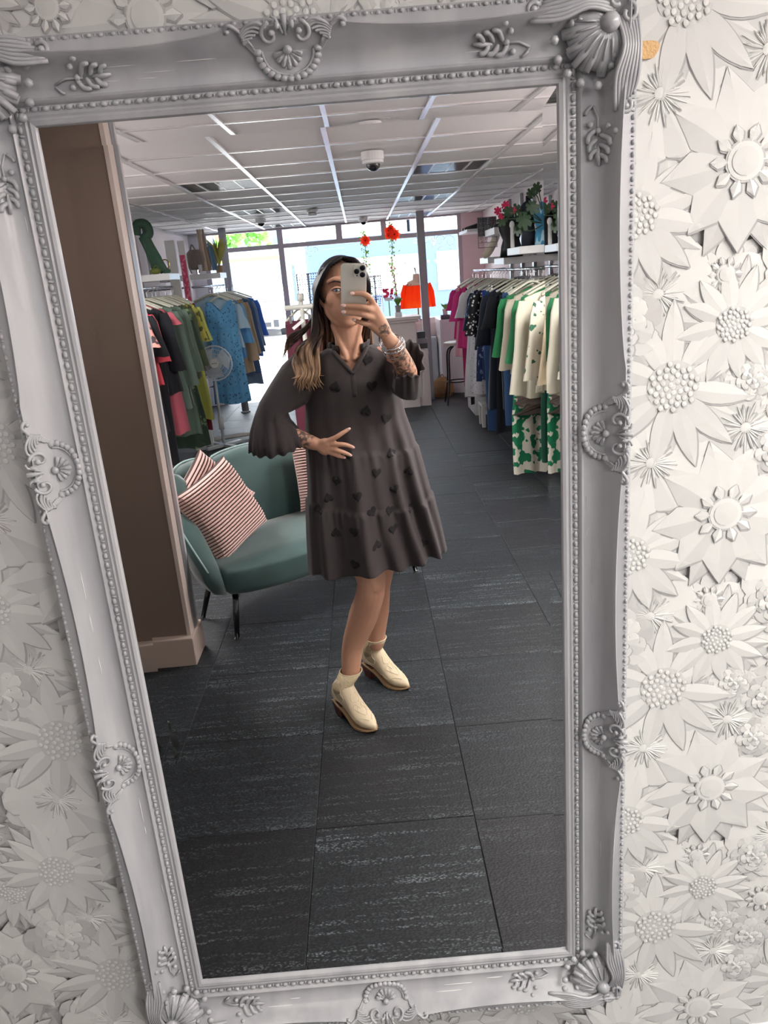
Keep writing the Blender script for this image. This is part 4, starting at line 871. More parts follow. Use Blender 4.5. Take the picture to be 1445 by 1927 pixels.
# green scarf knotted over a stand
t = root('scarf_stand', (-1.76, 5.92, 1.69), 'dark green scarf knotted over a stand on the left shelf', 'scarf'); gs = mat('cloth_scarf_green', hx('#3c5a48'), .85)
part(B().tube([(-1.80, 5.92, 1.69), (-1.80, 5.92, 2.08)], .01, 8), 'stand', steel, t); part(B().tube(bez([(-1.86, 5.9, 2.02), (-1.84, 5.9, 2.10), (-1.77, 5.9, 2.10), (-1.75, 5.9, 2.03), (-1.80, 5.88, 1.98)], 5), .04, 10), 'loop', gs, t, smooth=True)
for q in range(4): part(B().tube(bez([(-1.81 + .012 * q, 5.88, 2.0), (-1.77 + .015 * q, 5.87, 1.88), (-1.745 + .028 * q, 5.87, 1.74 - .0 * q), (-1.735 + .030 * q, 5.87, 1.70)], 5), [.030] * 8 + [.024] * 8, 8), 'scarf_end', gs, t, smooth=True)
t = root('hoop_ornament', (-1.645, 5.86, 1.69), 'small green hoop ornament on the left shelf', 'ornament'); part(B().tube([(-1.645 + .035 * cos(a), 5.86, 1.765 + .04 * sin(a)) for a in [i * PI / 12 for i in range(24)]], .005, 6, close=True), 'hoop', mat('gold', hx('#b08a40'), .3, 1), t); part(B().ball((-1.64, 5.86, 1.71), (.035, .02, .022), 12, 8), 'base', gs, t, smooth=True)
t = root('olive_purse', (-1.72, 5.80, 1.69), 'small olive purse on the front of the left shelf', 'purse'); part(B().ball((-1.72, 5.80, 1.715), (.05, .03, .026), 12, 8), 'pouch', mat('olive_leather', hx('#6f7b35'), .5), t, smooth=True); part(B().tube(bez([(-1.75, 5.79, 1.72), (-1.70, 5.77, 1.76), (-1.68, 5.78, 1.70)], 5), .004, 6), 'strap', mat('olive_leather', (.1,)*3), t)
# grey rucksack
t = root('rucksack', (-1.70, 7.45, 1.69), 'taupe grey leather rucksack on the left shelf', 'bag'); rk = mat('taupe_leather', hx('#85776f'), .45)
b = B(); b.loft([[(-1.70 + w_ * cos(a), 7.45 + .055 * sin(a), z) for a in [i * PI / 8 for i in range(16)]] for z, w_ in ((1.735, .055), (1.76, .085), (1.83, .098), (1.90, .09), (1.935, .05))]); part(b, 'bag_body', rk, t, smooth=True)
part(B().tube(bez([(-1.73, 7.42, 1.93), (-1.71, 7.42, 1.985), (-1.68, 7.42, 1.93)], 5), .008, 6), 'handle', rk, t)
for s in (-.04, .035): part(B().tube(bez([(-1.70 + s, 7.38, 1.90), (-1.70 + s * 1.6, 7.36, 1.80), (-1.70 + s, 7.37, 1.70)], 5), .007, 6), 'strap', rk, t)
part(B().box(-1.66, -1.62, 7.35, 7.352, 1.73, 1.78), 'price_ticket', white, t); part(B().tube([(-1.70, 7.5, 1.69), (-1.70, 7.5, 1.78)], .02, 8), 'display_stand', chrome, t)
t = root('draped_shawl', (-1.60, 7.55, 1.72), 'beige and blue shawls hanging beside the rucksack', 'shawl')
for k, (x, c) in enumerate(((-1.665, '#b9a48e'), (-1.64, '#cbb7a2'), (-1.61, '#a58f7c'), (-1.575, '#6f8aa0'), (-1.555, '#5f7c95'))): part(B().tube(bez([(x, 7.6, 2.14 - .05 * (k > 2) * k), (x + .012, 7.58, 1.95), (x + .02 + .006 * k, 7.56, 1.72)], 5), [.012] * 5 + [.02] * 6, 8), 'shawl_fold', mat('cloth_shawl_%d' % k, hx(c), .9), t, smooth=True)
def leafy(name, p, h, r, n, m, potm, label, pot=(.045, .035, .075), blossom=None, seed=1, lw=.010, arch=.5):
    rs = random.Random(seed); t = root(name, p, label, 'plant'); x, d, z = p
    part(B().lathe([(pot[1], 0), (pot[0], pot[2]), (pot[0] * .9, pot[2]), (pot[0] * .85, pot[2] - .01)], p, 18), 'pot', potm, t, smooth=False)
    b = B()
    for i in range(n):
        a = rs.uniform(0, 2 * PI); L = rs.uniform(.6, 1) * h; rr = r * rs.uniform(.3, 1)
        P0 = Vector((x + rs.uniform(-.01, .01), d + rs.uniform(-.01, .01), z + pot[2] - .01)); P2 = Vector((x + rr * cos(a), d + rr * sin(a), z + pot[2] + L)); P1 = (P0 + P2) / 2 + Vector((-cos(a) * rr * .2, -sin(a) * rr * .2, L * arch * .3))
        side = Vector((-sin(a), cos(a), 0)) * lw
        b.add([P0 - side * .3, P0 + side * .3, P1 + side, P2, P1 - side], [(0, 1, 2, 3, 4)])
        if i % 2 == 0: b.add([P1, P1 + Vector((cos(a + 1.2), sin(a + 1.2), .3)) * r * .35 + side, P1 + Vector((cos(a + 1.2), sin(a + 1.2), .5)) * r * .6, P1 + Vector((cos(a + 1.2), sin(a + 1.2), .3)) * r * .35 - side], [(0, 1, 2, 3)])
    part(b, 'foliage', m, t, kind='stuff')
    if blossom:
        f = B()
        for i in range(16): a = rs.uniform(0, 2 * PI); f.ball((x + r * .7 * cos(a) * rs.random(), d + r * .7 * sin(a) * rs.random(), z + pot[2] + h * rs.uniform(.4, 1)), .008, 6, 4)
        part(f, 'blossom', blossom, t, kind='stuff')
    return t
leafm = mat('leaf_green', hx('#7fae4e'), .6); leafy('spiky_plant', (-1.50, 7.68, 1.69), .30, .13, 36, mat('leaf_yellow', hx('#b9b566'), .6), mat('terracotta', hx('#a08060'), .7), 'spiky yellow green plant in a tan pot on the left shelf', lw=.0035, arch=.8)
# -------- right shelf goods
def bust(p, h, m, label, name='dress_bust', s=1.0, sq=.55):
    t = root(name, p, label, 'bust'); x, d, z = p; b = B(); b.loft([[(x + w_ * s * cos(a), d + w_ * s * sq * sin(a), z + u * h) for a in [i * PI / 10 for i in range(20)]] for u, w_ in ((0, .085), (.25, .075), (.42, .060), (.62, .088), (.78, .092), (.86, .06), (.90, .028), (1.0, .026))]); part(b, 'torso', m, t, smooth=True); return t
blk_cloth = mat('cloth_black_satin', hx('#14161c'), .45)
bust((1.281,5.6,1.639)[:2] + (1.59,), .33, blk_cloth, 'black satin top on a small bust under the shelf', s=1.15)
bust((1.32, 5.08, 1.655), .36, mat('cloth_navy_wrap', hx('#1c2231'), .7), 'navy wrap on a bust on the right shelf', s=.7)
bust((1.385, 4.92, 1.655), .30, mat('cloth_tiedye', hx('#3f88ad'), .8, col2=hx('#a9cbd8'), pscale=16, thr=.55, stretch=(2, 2, .5)), 'blue tie-dye scarf hung on a bust on the right shelf', s=.7)
bust((1.46, 4.55, 1.63), .27, dots('zebra', hx('#15151a'), hx('#e0e0e0'), 50, .25), 'black and white patterned scarf on a bust at the mirror end', s=.8)
t = root('hand_stand', (1.20, 5.12, 1.655), 'white display hand beside the black bust', 'display stand'); part(B().tube([(1.20, 5.12, 1.655), (1.20, 5.12, 1.80)], [.016, .014], 8), 'wrist_post', white, t); part(B().ball((1.20, 5.12, 1.82), (.02, .012, .03), 10, 6), 'hand', white, t, smooth=True)
# jewellery racks: dark mesh frame with hanging chains
def jewel_rack(x, d, z, wd, ht, label, m=steel, n=14, stand=0, seed=1, backed=True):
    rs = random.Random(seed); t = root('jewellery_rack', (x, d, z), label, 'jewellery rack')
    f = B(); f.tube([(x - wd, d, z), (x + wd, d, z), (x + wd, d, z - ht), (x - wd, d, z - ht)], .005, 5, close=True)
    for k in range(1, 6): f.tube([(x - wd, d, z - ht * k / 6), (x + wd, d, z - ht * k / 6)], .002, 4)
    part(f, 'wire_frame', m, t)
    if backed: part(B().box(x - wd, x + wd, d + .01, d + .014, z - ht * .62, z), 'back_panel', mat('grey_panel', hx('#6e6f75'), .5), t)
    for i in range(n):
        xx = x - wd * .95 + 1.9 * wd * i / (n - 1); L = rs.uniform(.5, 1.0) * ht * .9; b = B()
        for j in range(int(L / .022)): b.ball((xx + rs.uniform(-.003, .003), d - .012, z - .01 - j * .022), (.0045, .0045, .0085), 6, 4)
        part(b, 'necklace', chrome if i % 3 else mat('bead_%d' % (i % 4), hx(['#5b4038', '#8c3040', '#c9c9c9', '#3a3a42'][i % 4]), .4), t)
    if stand:
        part(B().tube([(x, d + .02, z), (x, d + .02, z - stand)], .008, 8), 'stand_pole', m, t); part(B().lathe([(.09, 0), (.09, .012)], (x, d + .02, z - stand), 20), 'stand_base', m, t)
    return t
jewel_rack(1.20, 6.30, 1.955, .085, .26, 'grey mesh rack of silver necklaces on the right wall', n=12)
jewel_rack(1.372, 4.50, 2.035, .055, .13, 'clear rack of silver earrings above the small upper shelf', n=10, m=chrome)
jewel_rack(-.50, 6.8, 1.60, .11, .30, 'tall wire stand of necklaces left of the woman', n=10, stand=1.6, backed=False, seed=4)
jewel_rack(.155, 7.0, 1.53, .06, .36, 'wire stand of silver chains right of the phone', n=9, stand=1.53, backed=False, seed=6, m=chrome)
b = B(); b.box(1.315, 1.425, 4.48, 4.52, 2.040, 2.085); tag(part(b, 'blue_scarf_roll', mat('cloth_tiedye2', hx('#4f9ac9'), .6, col2=hx('#cfe6f0'), pscale=30, thr=.55), org=(1.37, 4.50, 2.04), bevel=.015), 'folded blue scarf on top of the earring rack', 'scarf')
def shoe(x, d, z, m, label):
    t = root('shoe', (x, d, z), label, 'shoe', 'black shoes on the right shelves'); b = B()
    b.loft([[(x + dx + 0 * 1, d + w_ * cos(a), z + .004 + hgt * max(0, sin(a))) for a in [i * PI / 6 for i in range(12)]] for dx, w_, hgt in ((-.11, .012, .02), (-.09, .035, .03), (-.03, .036, .045), (.04, .028, .06), (.09, .030, .085), (.115, .02, .08))]); part(b, 'upper', m, t, smooth=True)
    part(B().box(x - .11, x + .115, d - .03, d + .03, z, z + .008), 'sole', m, t); return t
for i, (x, d, z) in enumerate(((1.30, 5.9, 1.84), (1.30, 6.05, 1.84), (1.33, 8.0, 1.93), (1.33, 8.2, 1.93))): shoe(x, d, z, black, ['nearest black shoe on the shelf under the pink flower', 'black shoe behind the nearest one under the pink flower', 'nearer black shoe on the window end shelf', 'farther black shoe on the window end shelf'][i])
# monstera with a pink flower
t = root('monstera_plant', (1.50, 4.90, 1.655), 'large-leaved monstera with a crimson flower on the right wall', 'plant'); mg = mat('monstera_leaf', hx('#2f4a2e'), .4); rs = random.Random(3)
part(B().lathe([(.03, 0), (.042, .12), (.038, .12)], (1.50, 4.90, 1.655), 16), 'pot', mat('pot_dark', (.05, .05, .05), .5), t)
def mleaf(c, s, ang, tilt, m=mg, nm='leaf'):
    b = B(); M = Matrix.Rotation(ang, 3, 'Y') @ Matrix.Rotation(tilt, 3, 'X'); out = []
    for i in range(29):
        a = -PI * .93 + 1.86 * PI * i / 28; r = s * (.62 + .38 * cos(a / 2) ** 2) * (1 - (.35 if i % 4 == 0 and 3 < i < 25 else 0)); out.append((r * sin(a) * .8, .03 * s * cos(a * 2), r * cos(a)))
    ctr = (0, .0, -.1 * s); v = [ctr] + out; v = [tuple(Vector(c) + M @ Vector(p)) for p in v]; b.add(v, [(0, i + 1, i + 2) for i in range(28)]); return part(b, nm, m, t)
part(B().tube(bez([(1.50, 4.90, 1.77), (1.44, 4.90, 1.84), (1.40, 4.90, 1.80)], 4), .007, 6), 'main_stem', mg, t)
for c, s, a, ti in (((1.213,4.75,1.838), .085, 3.0, .3), ((1.279,4.78,1.921), .070, 2.4, .2), ((1.32,4.8,2.03), .055, .3, .4), ((1.296,4.85,2.004), .050, -.6, .3), ((1.1,4.95,1.86), .062, -2.6, .3), ((1.14,4.9,1.897), .060, -1.2, .4), ((1.183,4.8,1.778), .055, 3.3, .2), ((1.204,4.95,1.903), .060, -.3, .3)):
    mleaf(c, s, a, ti); part(B().tube(bez([(1.40, 4.90, 1.80), ((1.40 + c[0]) / 2, 4.88, c[2] - .02), c], 4), .004, 5), 'stalk', mg, t)
pf = mat('petal_crimson', hx('#b21f4b'), .5)
for c, s, a in (((1.065,4.92,1.912), .045, -1.0), ((1.119,4.95,1.947), .045, .6), ((1.165,4.95,1.914), .042, 1.6), ((1.084,4.9,1.88), .035, -2.2)): mleaf(c, s, a, .5, pf, 'petal')
# cream scarf and pink bag on the far shelf
t = root('cream_scarf', (1.28, 6.6, 1.61), 'cream scarf heaped on the shelf near the window', 'scarf')
part(B().tube(bez([(1.18, 6.5, 1.62), (1.24, 6.5, 1.66), (1.30, 6.5, 1.76), (1.33, 6.5, 1.84)], 5), [.02, .03] + [.035] * 14, 8), 'scarf_fold', mat('cloth_cream', hx('#e6dcc8'), .9), t, smooth=True)
b = B(); b.box(1.25, 1.33, 5.72, 5.76, 1.62, 1.72); t = tag(part(b, 'pink_box', mat('pink_card', hx('#c9808f'), .6), org=(1.29, 5.74, 1.62), bevel=.002), 'dusty pink gift box beside the black satin bust', 'box')
# ================================================================ far floor furniture
# white curved counter
t = root('shop_counter', (.45, 8.15, 0), 'white counter with moulded top and curved side by the post', 'counter'); cw = mat('counter_white', hx('#e4dad6'), .45)
part(B().box(.05, .60, 7.95, 8.30, 0, .985), 'counter_body', cw, t, bevel=.004); part(B().box(.0, .665, 7.90, 8.35, 1.015, 1.05), 'counter_top', cw, t, bevel=.006); part(B().box(.02, .635, 7.92, 8.33, .985, 1.015), 'cornice', cw, t, bevel=.01)
b = B(); pts = [(.60, 8.0, 0), (.735, 8.0, 0), (.735, 8.0, .50), (.725, 8.0, .60), (.69, 8.0, .65), (.65, 8.0, .66), (.635, 8.0, .72), (.60, 8.0, .74)]; b.slab(pts, (0, 1, 0), .03); part(b, 'curved_side', cw, t)
part(B().box(.045, .055, 7.93, 7.95, .1, .95).box(.05, .6, 7.94, 7.952, .08, .12), 'panel_bead', cw, t)
for i, (x, z, w_, h_) in enumerate(((.672, .780, .09, .075), (.678, .720, .11, .06), (.680, .660, .12, .06), (.680, .620, .12, .04))):
    part(B().box(x - w_ / 2, x + w_ / 2, 8.10, 8.26, z, z + h_), 'box_body', mat('box_%d' % i, hx(['#3a3c42', '#8d8f94', '#4a4c50', '#d8d6d4'][i]), .5), root('stacked_box', (x, 8.2, z), ['charcoal box on top of the stack beside the counter', 'grey box under the charcoal box', 'dark box low in the stack beside the counter', 'pale box at the bottom of the stack'][i], 'box', 'boxes stacked beside the counter'))
t = root('low_cupboard', (.67, 8.2, 0), 'white cupboard carrying the stacked boxes', 'cupboard'); part(B().box(.612, .738, 8.07, 8.29, 0, .59), 'side', white, t); part(B().box(.61, .742, 8.06, 8.30, .59, .62), 'shelf_board', white, t)
leafy('flowering_plant', (.42, 8.1, 1.10), .10, .075, 40, leafm, mat('pot_grey', hx('#8f8a8c'), .6), 'leafy plant with white flowers in a grey pot on the counter', (.035, .028, .075), mat('blossom_white', (.85, .82, .8), .6), 5, .007)
part(B().box(.38, .46, 8.06, 8.14, 1.05, 1.10), 'plinth_block', white, root('plinth', (.42, 8.1, 1.05), 'small white block under the flowering plant', 'plinth'))
# right cabinet, plant, stool, paper bag
t = root('white_cabinet', (1.18, 8.9, 0), 'low white cabinet against the window wall', 'cabinet'); part(B().box(.96, 1.40, 8.75, 9.35, 0, .93), 'carcass', white, t, bevel=.004); part(B().box(.975, 1.385, 8.735, 8.75, .05, .90), 'door', white, t, bevel=.002); part(B().ball((1.34, 8.725, .80), .012, 8, 6), 'knob', chrome, t)
part(B().box(.80, .94, 9.1, 9.3, 0, .70), 'tall_box_body', mat('pale_grey', hx('#b9bcc0'), .5), root('waste_bin', (.875, 9.2, 0), 'pale grey upright bin between the post and the cabinet', 'bin'), bevel=.01)
part(B().box(.985, 1.10, 8.8, 8.9, .93, .985), 'box_body', mat('box_dark', hx('#55555a'), .5), root('plant_box', (1.04, 8.85, .93), 'small dark box under the potted plant on the cabinet', 'box'))
leafy('small_potted_plant', (1.045, 8.85, .985), .075, .055, 36, mat('leaf_lime', hx('#8fc04e'), .6), mat('pot_cream', hx('#e0d3c6'), .7), 'small leafy plant in a cream pot on the white cabinet', (.034, .028, .07), None, 7, .007)
t = root('bar_stool', (1.04, 7.95, 0), 'black metal stool with pale seat beside the right rail', 'stool'); part(B().lathe([(.15, 0), (.15, .03), (.13, .035)], (1.06, 7.95, .69), 20), 'seat', mat('seat_pale', hx('#bdb6ae'), .5), t)
for sx, sd in ((-1, -1), (1, -1), (-1, 1), (1, 1)): part(B().tube(bez([(1.06 + sx * .04, 7.95 + sd * .04, .68), (1.06 + sx * .10, 7.95 + sd * .10, .60), (1.06 + sx * .11, 7.95 + sd * .11, .3), (1.06 + sx * .15, 7.95 + sd * .15, 0.01)], 5), .010, 8), 'leg', black, t, smooth=True)
part(B().tube([(1.06 + .125 * cos(a), 7.95 + .125 * sin(a), .27) for a in [i * PI / 10 for i in range(20)]], .008, 6, close=True), 'foot_ring', black, t, smooth=True)
t = root('paper_bag', (.935, 8.60, 0), 'crumpled brown paper sack on the floor behind the post', 'bag'); rs = random.Random(9); b = B(); rings = []
for z, w_ in ((0.0, .10), (.05, .12), (.13, .115), (.20, .09), (.24, .04)): w_ *= 1.2; rings.append([(.935 + w_ * cos(a) * (1 + rs.uniform(-.1, .1)), 8.60 + w_ * .7 * sin(a) * (1 + rs.uniform(-.1, .1)), z) for a in [i * PI / 9 for i in range(18)]])
b.loft(rings); part(b, 'sack', mat('kraft', hx('#b28a5e'), .7, bump=.6, bscale=25), t); part(B().tube(bez([(.905, 8.60, .22), (.935, 8.58, .28), (.965, 8.60, .22)], 5), .006, 6), 'handle', mat('kraft', (.3, .2, .1)), t)
# white step stool and drawer boxes under the right rail
t = root('step_stool', (1.19, 6.60, 0), 'small white wooden step stool under the lace dress', 'stool'); wd = mat('stool_wood', hx('#cfccc6'), .5)
part(B().box(1.10, 1.42, 6.42, 6.66, .205, .235), 'seat', wd, t, bevel=.004)
for sx in (1.12, 1.39):
    for sd in (6.44, 6.63): part(B().rbox((sx, sd, .102), (.035, .035, .206)), 'leg', wd, t, bevel=.003)
part(B().box(1.13, 1.39, 6.43, 6.45, .165, .205), 'apron', wd, t)
t = root('drawer_tower', (1.26, 7.3, 0), 'low white drawer unit on the floor under the right rail', 'drawers'); part(B().box(1.13, 1.5, 7.1, 7.6, 0, .20), 'carcass', white, t, bevel=.003)
for k in range(2): part(B().box(1.115, 1.13, 7.12 + .24 * k, 7.34 + .24 * k, .02, .18), 'drawer', white, t, bevel=.002)
t = root('shoe_box', (1.35, 4.9, 0), 'pale grey shoe box on the floor under the jeans', 'box'); part(B().box(1.25, 1.6, 4.7, 5.05, 0, .16), 'box_body', mat('grey_card', hx('#8b8a8c'), .7), t, bevel=.002); part(B().box(1.245, 1.605, 4.695, 5.055, .16, .185), 'lid', mat('pale_card', hx('#c9c4c2'), .7), t, bevel=.002)
# mannequin torsos in the window
def mannequin(x, d, m, label, z=1.08, s=1.0):
    t = root('mannequin', (x, d, z - .2), label, 'mannequin'); sk_ = mat('mannequin_cream', hx('#eec9ae'), .5)
    part(B().loft([[(x + w_ * cos(a), d + w_ * .6 * sin(a), z + u) for a in [i * PI / 9 for i in range(18)]] for u, w_ in ((.28, .15), (.33, .12), (.355, .05), (.42, .042), (.425, .03))]), 'neck', sk_, t, smooth=True); part(B().tube([(x, d, z + .42), (x - .015, d, z + .50)], [.006, .012], 6), 'finial', black, t)
    b = B(); b.loft([[(x + w_ * cos(a) * (1 + .05 * sin(14 * a)), d + w_ * .55 * sin(a) * (1 + .08 * sin(14 * a)), z + u) for a in [i * PI / 36 for i in range(72)]] for u, w_ in ((.33, .08), (.30, .14), (.22, .165), (.0, .18))], cap=False); part(b, 'pleated_top', m, t, smooth=True)
    part(B().tube([(x, d, .92), (x, d, z + .1)], .015, 8), 'pole', steel, t); part(B().lathe([(.12, 0), (.12, .015)], (x, d, .93), 20), 'base', steel, t)
    for sx in (-1, 1): part(B().tube(bez([(x + sx * .14, d, z + .29), (x + sx * .19, d, z + .15), (x + sx * .20, d, z + .0)], 4), [.04] * 4 + [.03] * 5, 8), 'sleeve', m, t, smooth=True)
mannequin(.735, 9.2, translucent(mat('cloth_orange', hx('#ff5a14'), .7), hx('#ff6a1c'), .5), 'mannequin in a pleated bright orange top in the window')
t = root('pink_display', (.36, 9.2, .93), 'small crimson flower display with white card in the window', 'flowers'); b = B(); rs = random.Random(4)
for i in range(26): b.ball((.36 + rs.uniform(-.06, .06), 9.2 + rs.uniform(-.04, .04), 1.22 + rs.uniform(0, .12)), rs.uniform(.012, .024), 7, 5)
part(b, 'blossom', mat('crimson_b', hx('#d42a5c'), .6), t, kind='stuff'); part(B().tube([(.36, 9.2, .93), (.36, 9.2, 1.24)], .008, 6), 'stem', leafm, t); part(B().box(.31, .40, 9.14, 9.15, 1.20, 1.24), 'card', white, t)
t = root('red_pole_sign', (.47, 9.2, .93), 'thin red pole leaning in the window display', 'pole'); part(B().tube([(.49, 9.2, .93), (.45, 9.2, 1.5)], [.012, .008], 8), 'pole_shaft', mat('dark_red', hx('#8c2a2c'), .5), t)
# hanging garlands of leaves and orange flowers
leafm_t = translucent(leafm, hx('#8fbf4e'), .4)
def garland(x, d, z0, z1, label, fl_, seed):
    rs = random.Random(seed); t = root('flower_garland', (x, d, z1), label, 'garland', 'hanging flower garlands'); 
    wire = bez([(x, d, z0), (x + .01, d, z0 * .7 + z1 * .3), (x - .012, d, z0 * .4 + z1 * .6), (x + .01, d, z1)], 6); part(B().tube([(x, d, CZ), (x, d, z0)] + wire[1:], .004, 5), 'vine', mat('vine', hx('#8a6a50'), .8), t, smooth=True)
    b = B(); p = B()
    for i in range(90):
        k = rs.random(); c = Vector((x + rs.gauss(0, .022), d + rs.gauss(0, .02), z1 + (z0 - z1) * k)); u = Vector((rs.gauss(0, 1), rs.gauss(0, .5), rs.gauss(0, 1))).normalized() * rs.uniform(.018, .034); v = u.orthogonal().normalized() * u.length * .6
        b.add([c, c + u * .4 + v, c + u, c + u * .4 - v], [(0, 1, 2, 3)])
    part(b, 'leaves', leafm, t, kind='stuff')
    for i in range(14): k = rs.random(); p.ball((x + rs.gauss(0, .018), d - .02, z1 + (z0 - z1) * k * .6), rs.uniform(.008, .014), 6, 4)
    part(p, 'small_blossom', mat('petal_peach', hx('#e08a78'), .6), t, kind='stuff')
    om = translucent(mat('petal_orange', hx('#ff4a2a'), .6), hx('#ff5a34'), .5)
    for cx, cz, r in fl_:
        f = B()
        for row in range(2):
            for i in range(9):
                a = 2 * PI * (i + row * .5) / 9; L = r * (1 - .25 * row); dz = Vector((cos(a), -.25 - .2 * row, sin(a))); sd = Vector((-sin(a), 0, cos(a))) * r * .22; c = Vector((cx, d - .03, cz))
                f.add([c, c + dz * L * .6 + sd, c + dz * L, c + dz * L * .6 - sd], [(0, 1, 2, 3)])
        f2 = part(f, 'orange_flower', om, t); part(B().ball((cx, d - .06, cz), (r * .13, r * .10, r * .13), 8, 6), 'flower_centre', mat('centre_dark', hx('#8a3a20'), .8), f2, org=t['org'])
garland(.10, 8.9, 2.08, 1.12, 'left flower garland with one red orange bloom', [(.115, 1.94, .075)], 3)
garland(.43, 8.9, 2.12, 1.20, 'right flower garland with a cluster of orange blooms', [(.405, 2.03, .06), (.475, 1.985, .085), (.44, 2.06, .05), (.40, 1.975, .05)], 8)

# ================================================================ scallop-backed velvet loveseat
vel = mat('velvet_green', hx('#344e4c'), .75, sheen=.5, var=.18, vscale=5, bump=.04, bscale=30); vel_in = vel
e1 = Vector((.804, .595, 0)); e2 = Vector((-.595, .804, 0)); so = Vector((-.245, 2.405, 0)); pipe = mat('velvet_piping', hx('#8ba3a2'), .6)
def sl(a, b_, z): p = so + e1 * a + e2 * b_; return (p.x, p.y, z)
sofa = root('loveseat', tuple(so), 'dark teal velvet loveseat with scalloped channel back and slim metal legs', 'sofa')
HW, DP = .635, .60
def plan(s, off=0.0):
    """s 0..1 from the left front round the back to the right front; returns along, back, and the outward normal"""
    a = PI * (1 - s); n_ = 2.7; c, q = cos(a), sin(a)
    x = (HW + off) * math.copysign(abs(c) ** (2 / n_), c) * -1 * -1; y = -.02 + (DP + off) * abs(q) ** (2 / n_); return x, y
NP = 7; bnd = [0, .115, .25, .405, .595, .75, .885, 1.0]
def topz(s): q = min(s, 1 - s); return .375 + .315 * min(1, q / .20) ** .8 + .02 * sin(PI * s)
for k in range(NP):
    s0, s1 = bnd[k], bnd[k + 1]; rings = []; rim = []
    for i in range(15):
        u = i / 14; s = s0 + (s1 - s0) * u; puff = sin(PI * u) ** .5
        xi, yi = plan(s, -.055 - .028 * puff); xm, ym = plan(s, -.02); xo, yo = plan(s, .018); zt = topz(s) + .035 * puff; zb = .27
        rake = .07
        def r(x, y, z): f = (z - .27) * rake / .45; l = math.hypot(x, y) or 1; return sl(x * (1 + f / l), y * (1 + f / l), z)
        rings.append([r(xi, yi, zb), r(xi, yi, zb + (zt - zb) * .5), r(xi, yi, zt - .04), r((xi + xm) / 2, (yi + ym) / 2, zt - .008), r(xm, ym, zt), r(xo, yo, zt - .014), r(xo, yo, zt - .05), r(xo, yo, zb + (zt - zb) * .4), sl(xo * .97, yo * .97, zb), sl(xm * .95, ym * .95, zb - .02)])
        rim.append(r((xm + xo) / 2, (ym + yo) / 2, zt + .001))
    b = B(); b.loft(rings); part(b, 'back_channel', vel, sofa, smooth=True)
    b = B(); b.tube(rim, .005, 6); part(b, 'piping', pipe, sofa, smooth=True)
# seat: thick rounded cushion following the plan
b = B(); rings = []
for z, k in ((.240, .92), (.248, .975), (.268, 1.0), (.318, 1.0), (.345, .985), (.358, .95)):
    ring = []
    for i in range(30): x, y = plan(i / 29, -.06); ring.append(sl(x * k, .0 + (y + .0) * k, z))
    for i in range(1, 20): t = i / 20; x = (HW - .06) * (1 - 2 * t) * k; ring.append(sl(x, -.03 - .065 * (1 - (1 - 2 * t) ** 4) * k - .0, z))
    rings.append(ring)
ctr = sl(0, .25, .372); b.loft(rings, cap=False); n = len(rings[0]); base = len(b.v)
mid = [tuple(Vector(p) * .5 + Vector(ctr) * .5 + Vector((0, 0, .003))) for p in rings[-1]]; b.v += mid + [ctr]
o5 = 5 * n
for j in range(n): k = (j + 1) % n; b.f.append((o5 + j, o5 + k, base + k, base + j)); b.f.append((base + j, base + k, base + n)); b.m += [0, 0]
b.f.append(tuple(range(n))[::-1]); b.m.append(0); part(b, 'seat', vel, sofa, smooth=True)
for p, q in ((sl(-.54, .03, 0), sl(-.50, .06, .25)), (sl(.54, .03, 0), sl(.50, .06, .25)), (sl(-.55, .37, 0), sl(-.48, .33, .25)), (sl(.56, .46, 0), sl(.47, .40, .25))):
    b = B(); b.tube([p, q], [.011, .017], 14); leg = part(b, 'leg', mat('gunmetal', (.10, .105, .11), .25, 1.0), sofa, smooth=True)
    b = B(); b.tube([(p[0], p[1], 0), (p[0], p[1], .008)], .014, 12); part(b, 'foot_cap', chrome, leg, org=sofa['org'])
# pleated blush cushions
pk_m = mat('pleat_blush', hx('#d3aea6'), .7, sheen=.4); pk_d = mat('pleat_groove_shade', hx('#4b3532'), .9)  # second colour paints the shade inside the pleat grooves
def cushion(c, hw, hh, M, label, seed):
    t = root('cushion', c, label, 'cushion', 'blush pleated cushions'); NR, NC = 150, 18; P = 25
    def fr(u, v, sgn):
        edge = (1 - u ** 4) * (1 - v ** 4); th = .075 * max(0, edge) ** .55; pin = 1 - .07 * (1 - abs(u) ** 2) * (abs(v) ** 3); pin2 = 1 - .07 * (1 - abs(v) ** 2) * (abs(u) ** 3)
        ph = ((v + 1) / 2 * P) % 1; ridge = (.0065 * sin(PI * min(1, ph / .70)) if ph < .70 else -.006) if sgn < 0 else 0
        return tuple(Vector(c) + M @ Vector((u * hw * pin2, sgn * (th + ridge * min(1, edge * 3)), v * hh * pin)))
    b = B(); vs_ = [fr(-1 + 2 * j / NC, -1 + 2 * i / NR, -1) for i in range(NR + 1) for j in range(NC + 1)]; fs = []; ms = []
    for i in range(NR):
        ph = ((i + .5) / NR * P) % 1
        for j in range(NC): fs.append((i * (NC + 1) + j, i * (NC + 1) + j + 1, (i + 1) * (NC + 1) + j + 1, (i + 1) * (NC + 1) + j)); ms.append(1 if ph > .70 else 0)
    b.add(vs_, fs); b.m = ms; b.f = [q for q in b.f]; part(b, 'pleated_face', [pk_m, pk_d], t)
    b = B(); NR = 20; vs_ = [fr(-1 + 2 * j / NC, -1 + 2 * i / NR, 1) for i in range(NR + 1) for j in range(NC + 1)]
    b.add(vs_, [(i * (NC + 1) + j, (i + 1) * (NC + 1) + j, (i + 1) * (NC + 1) + j + 1, i * (NC + 1) + j + 1) for i in range(NR) for j in range(NC)]); part(b, 'cushion_back', pk_m, t, smooth=True)
    return t
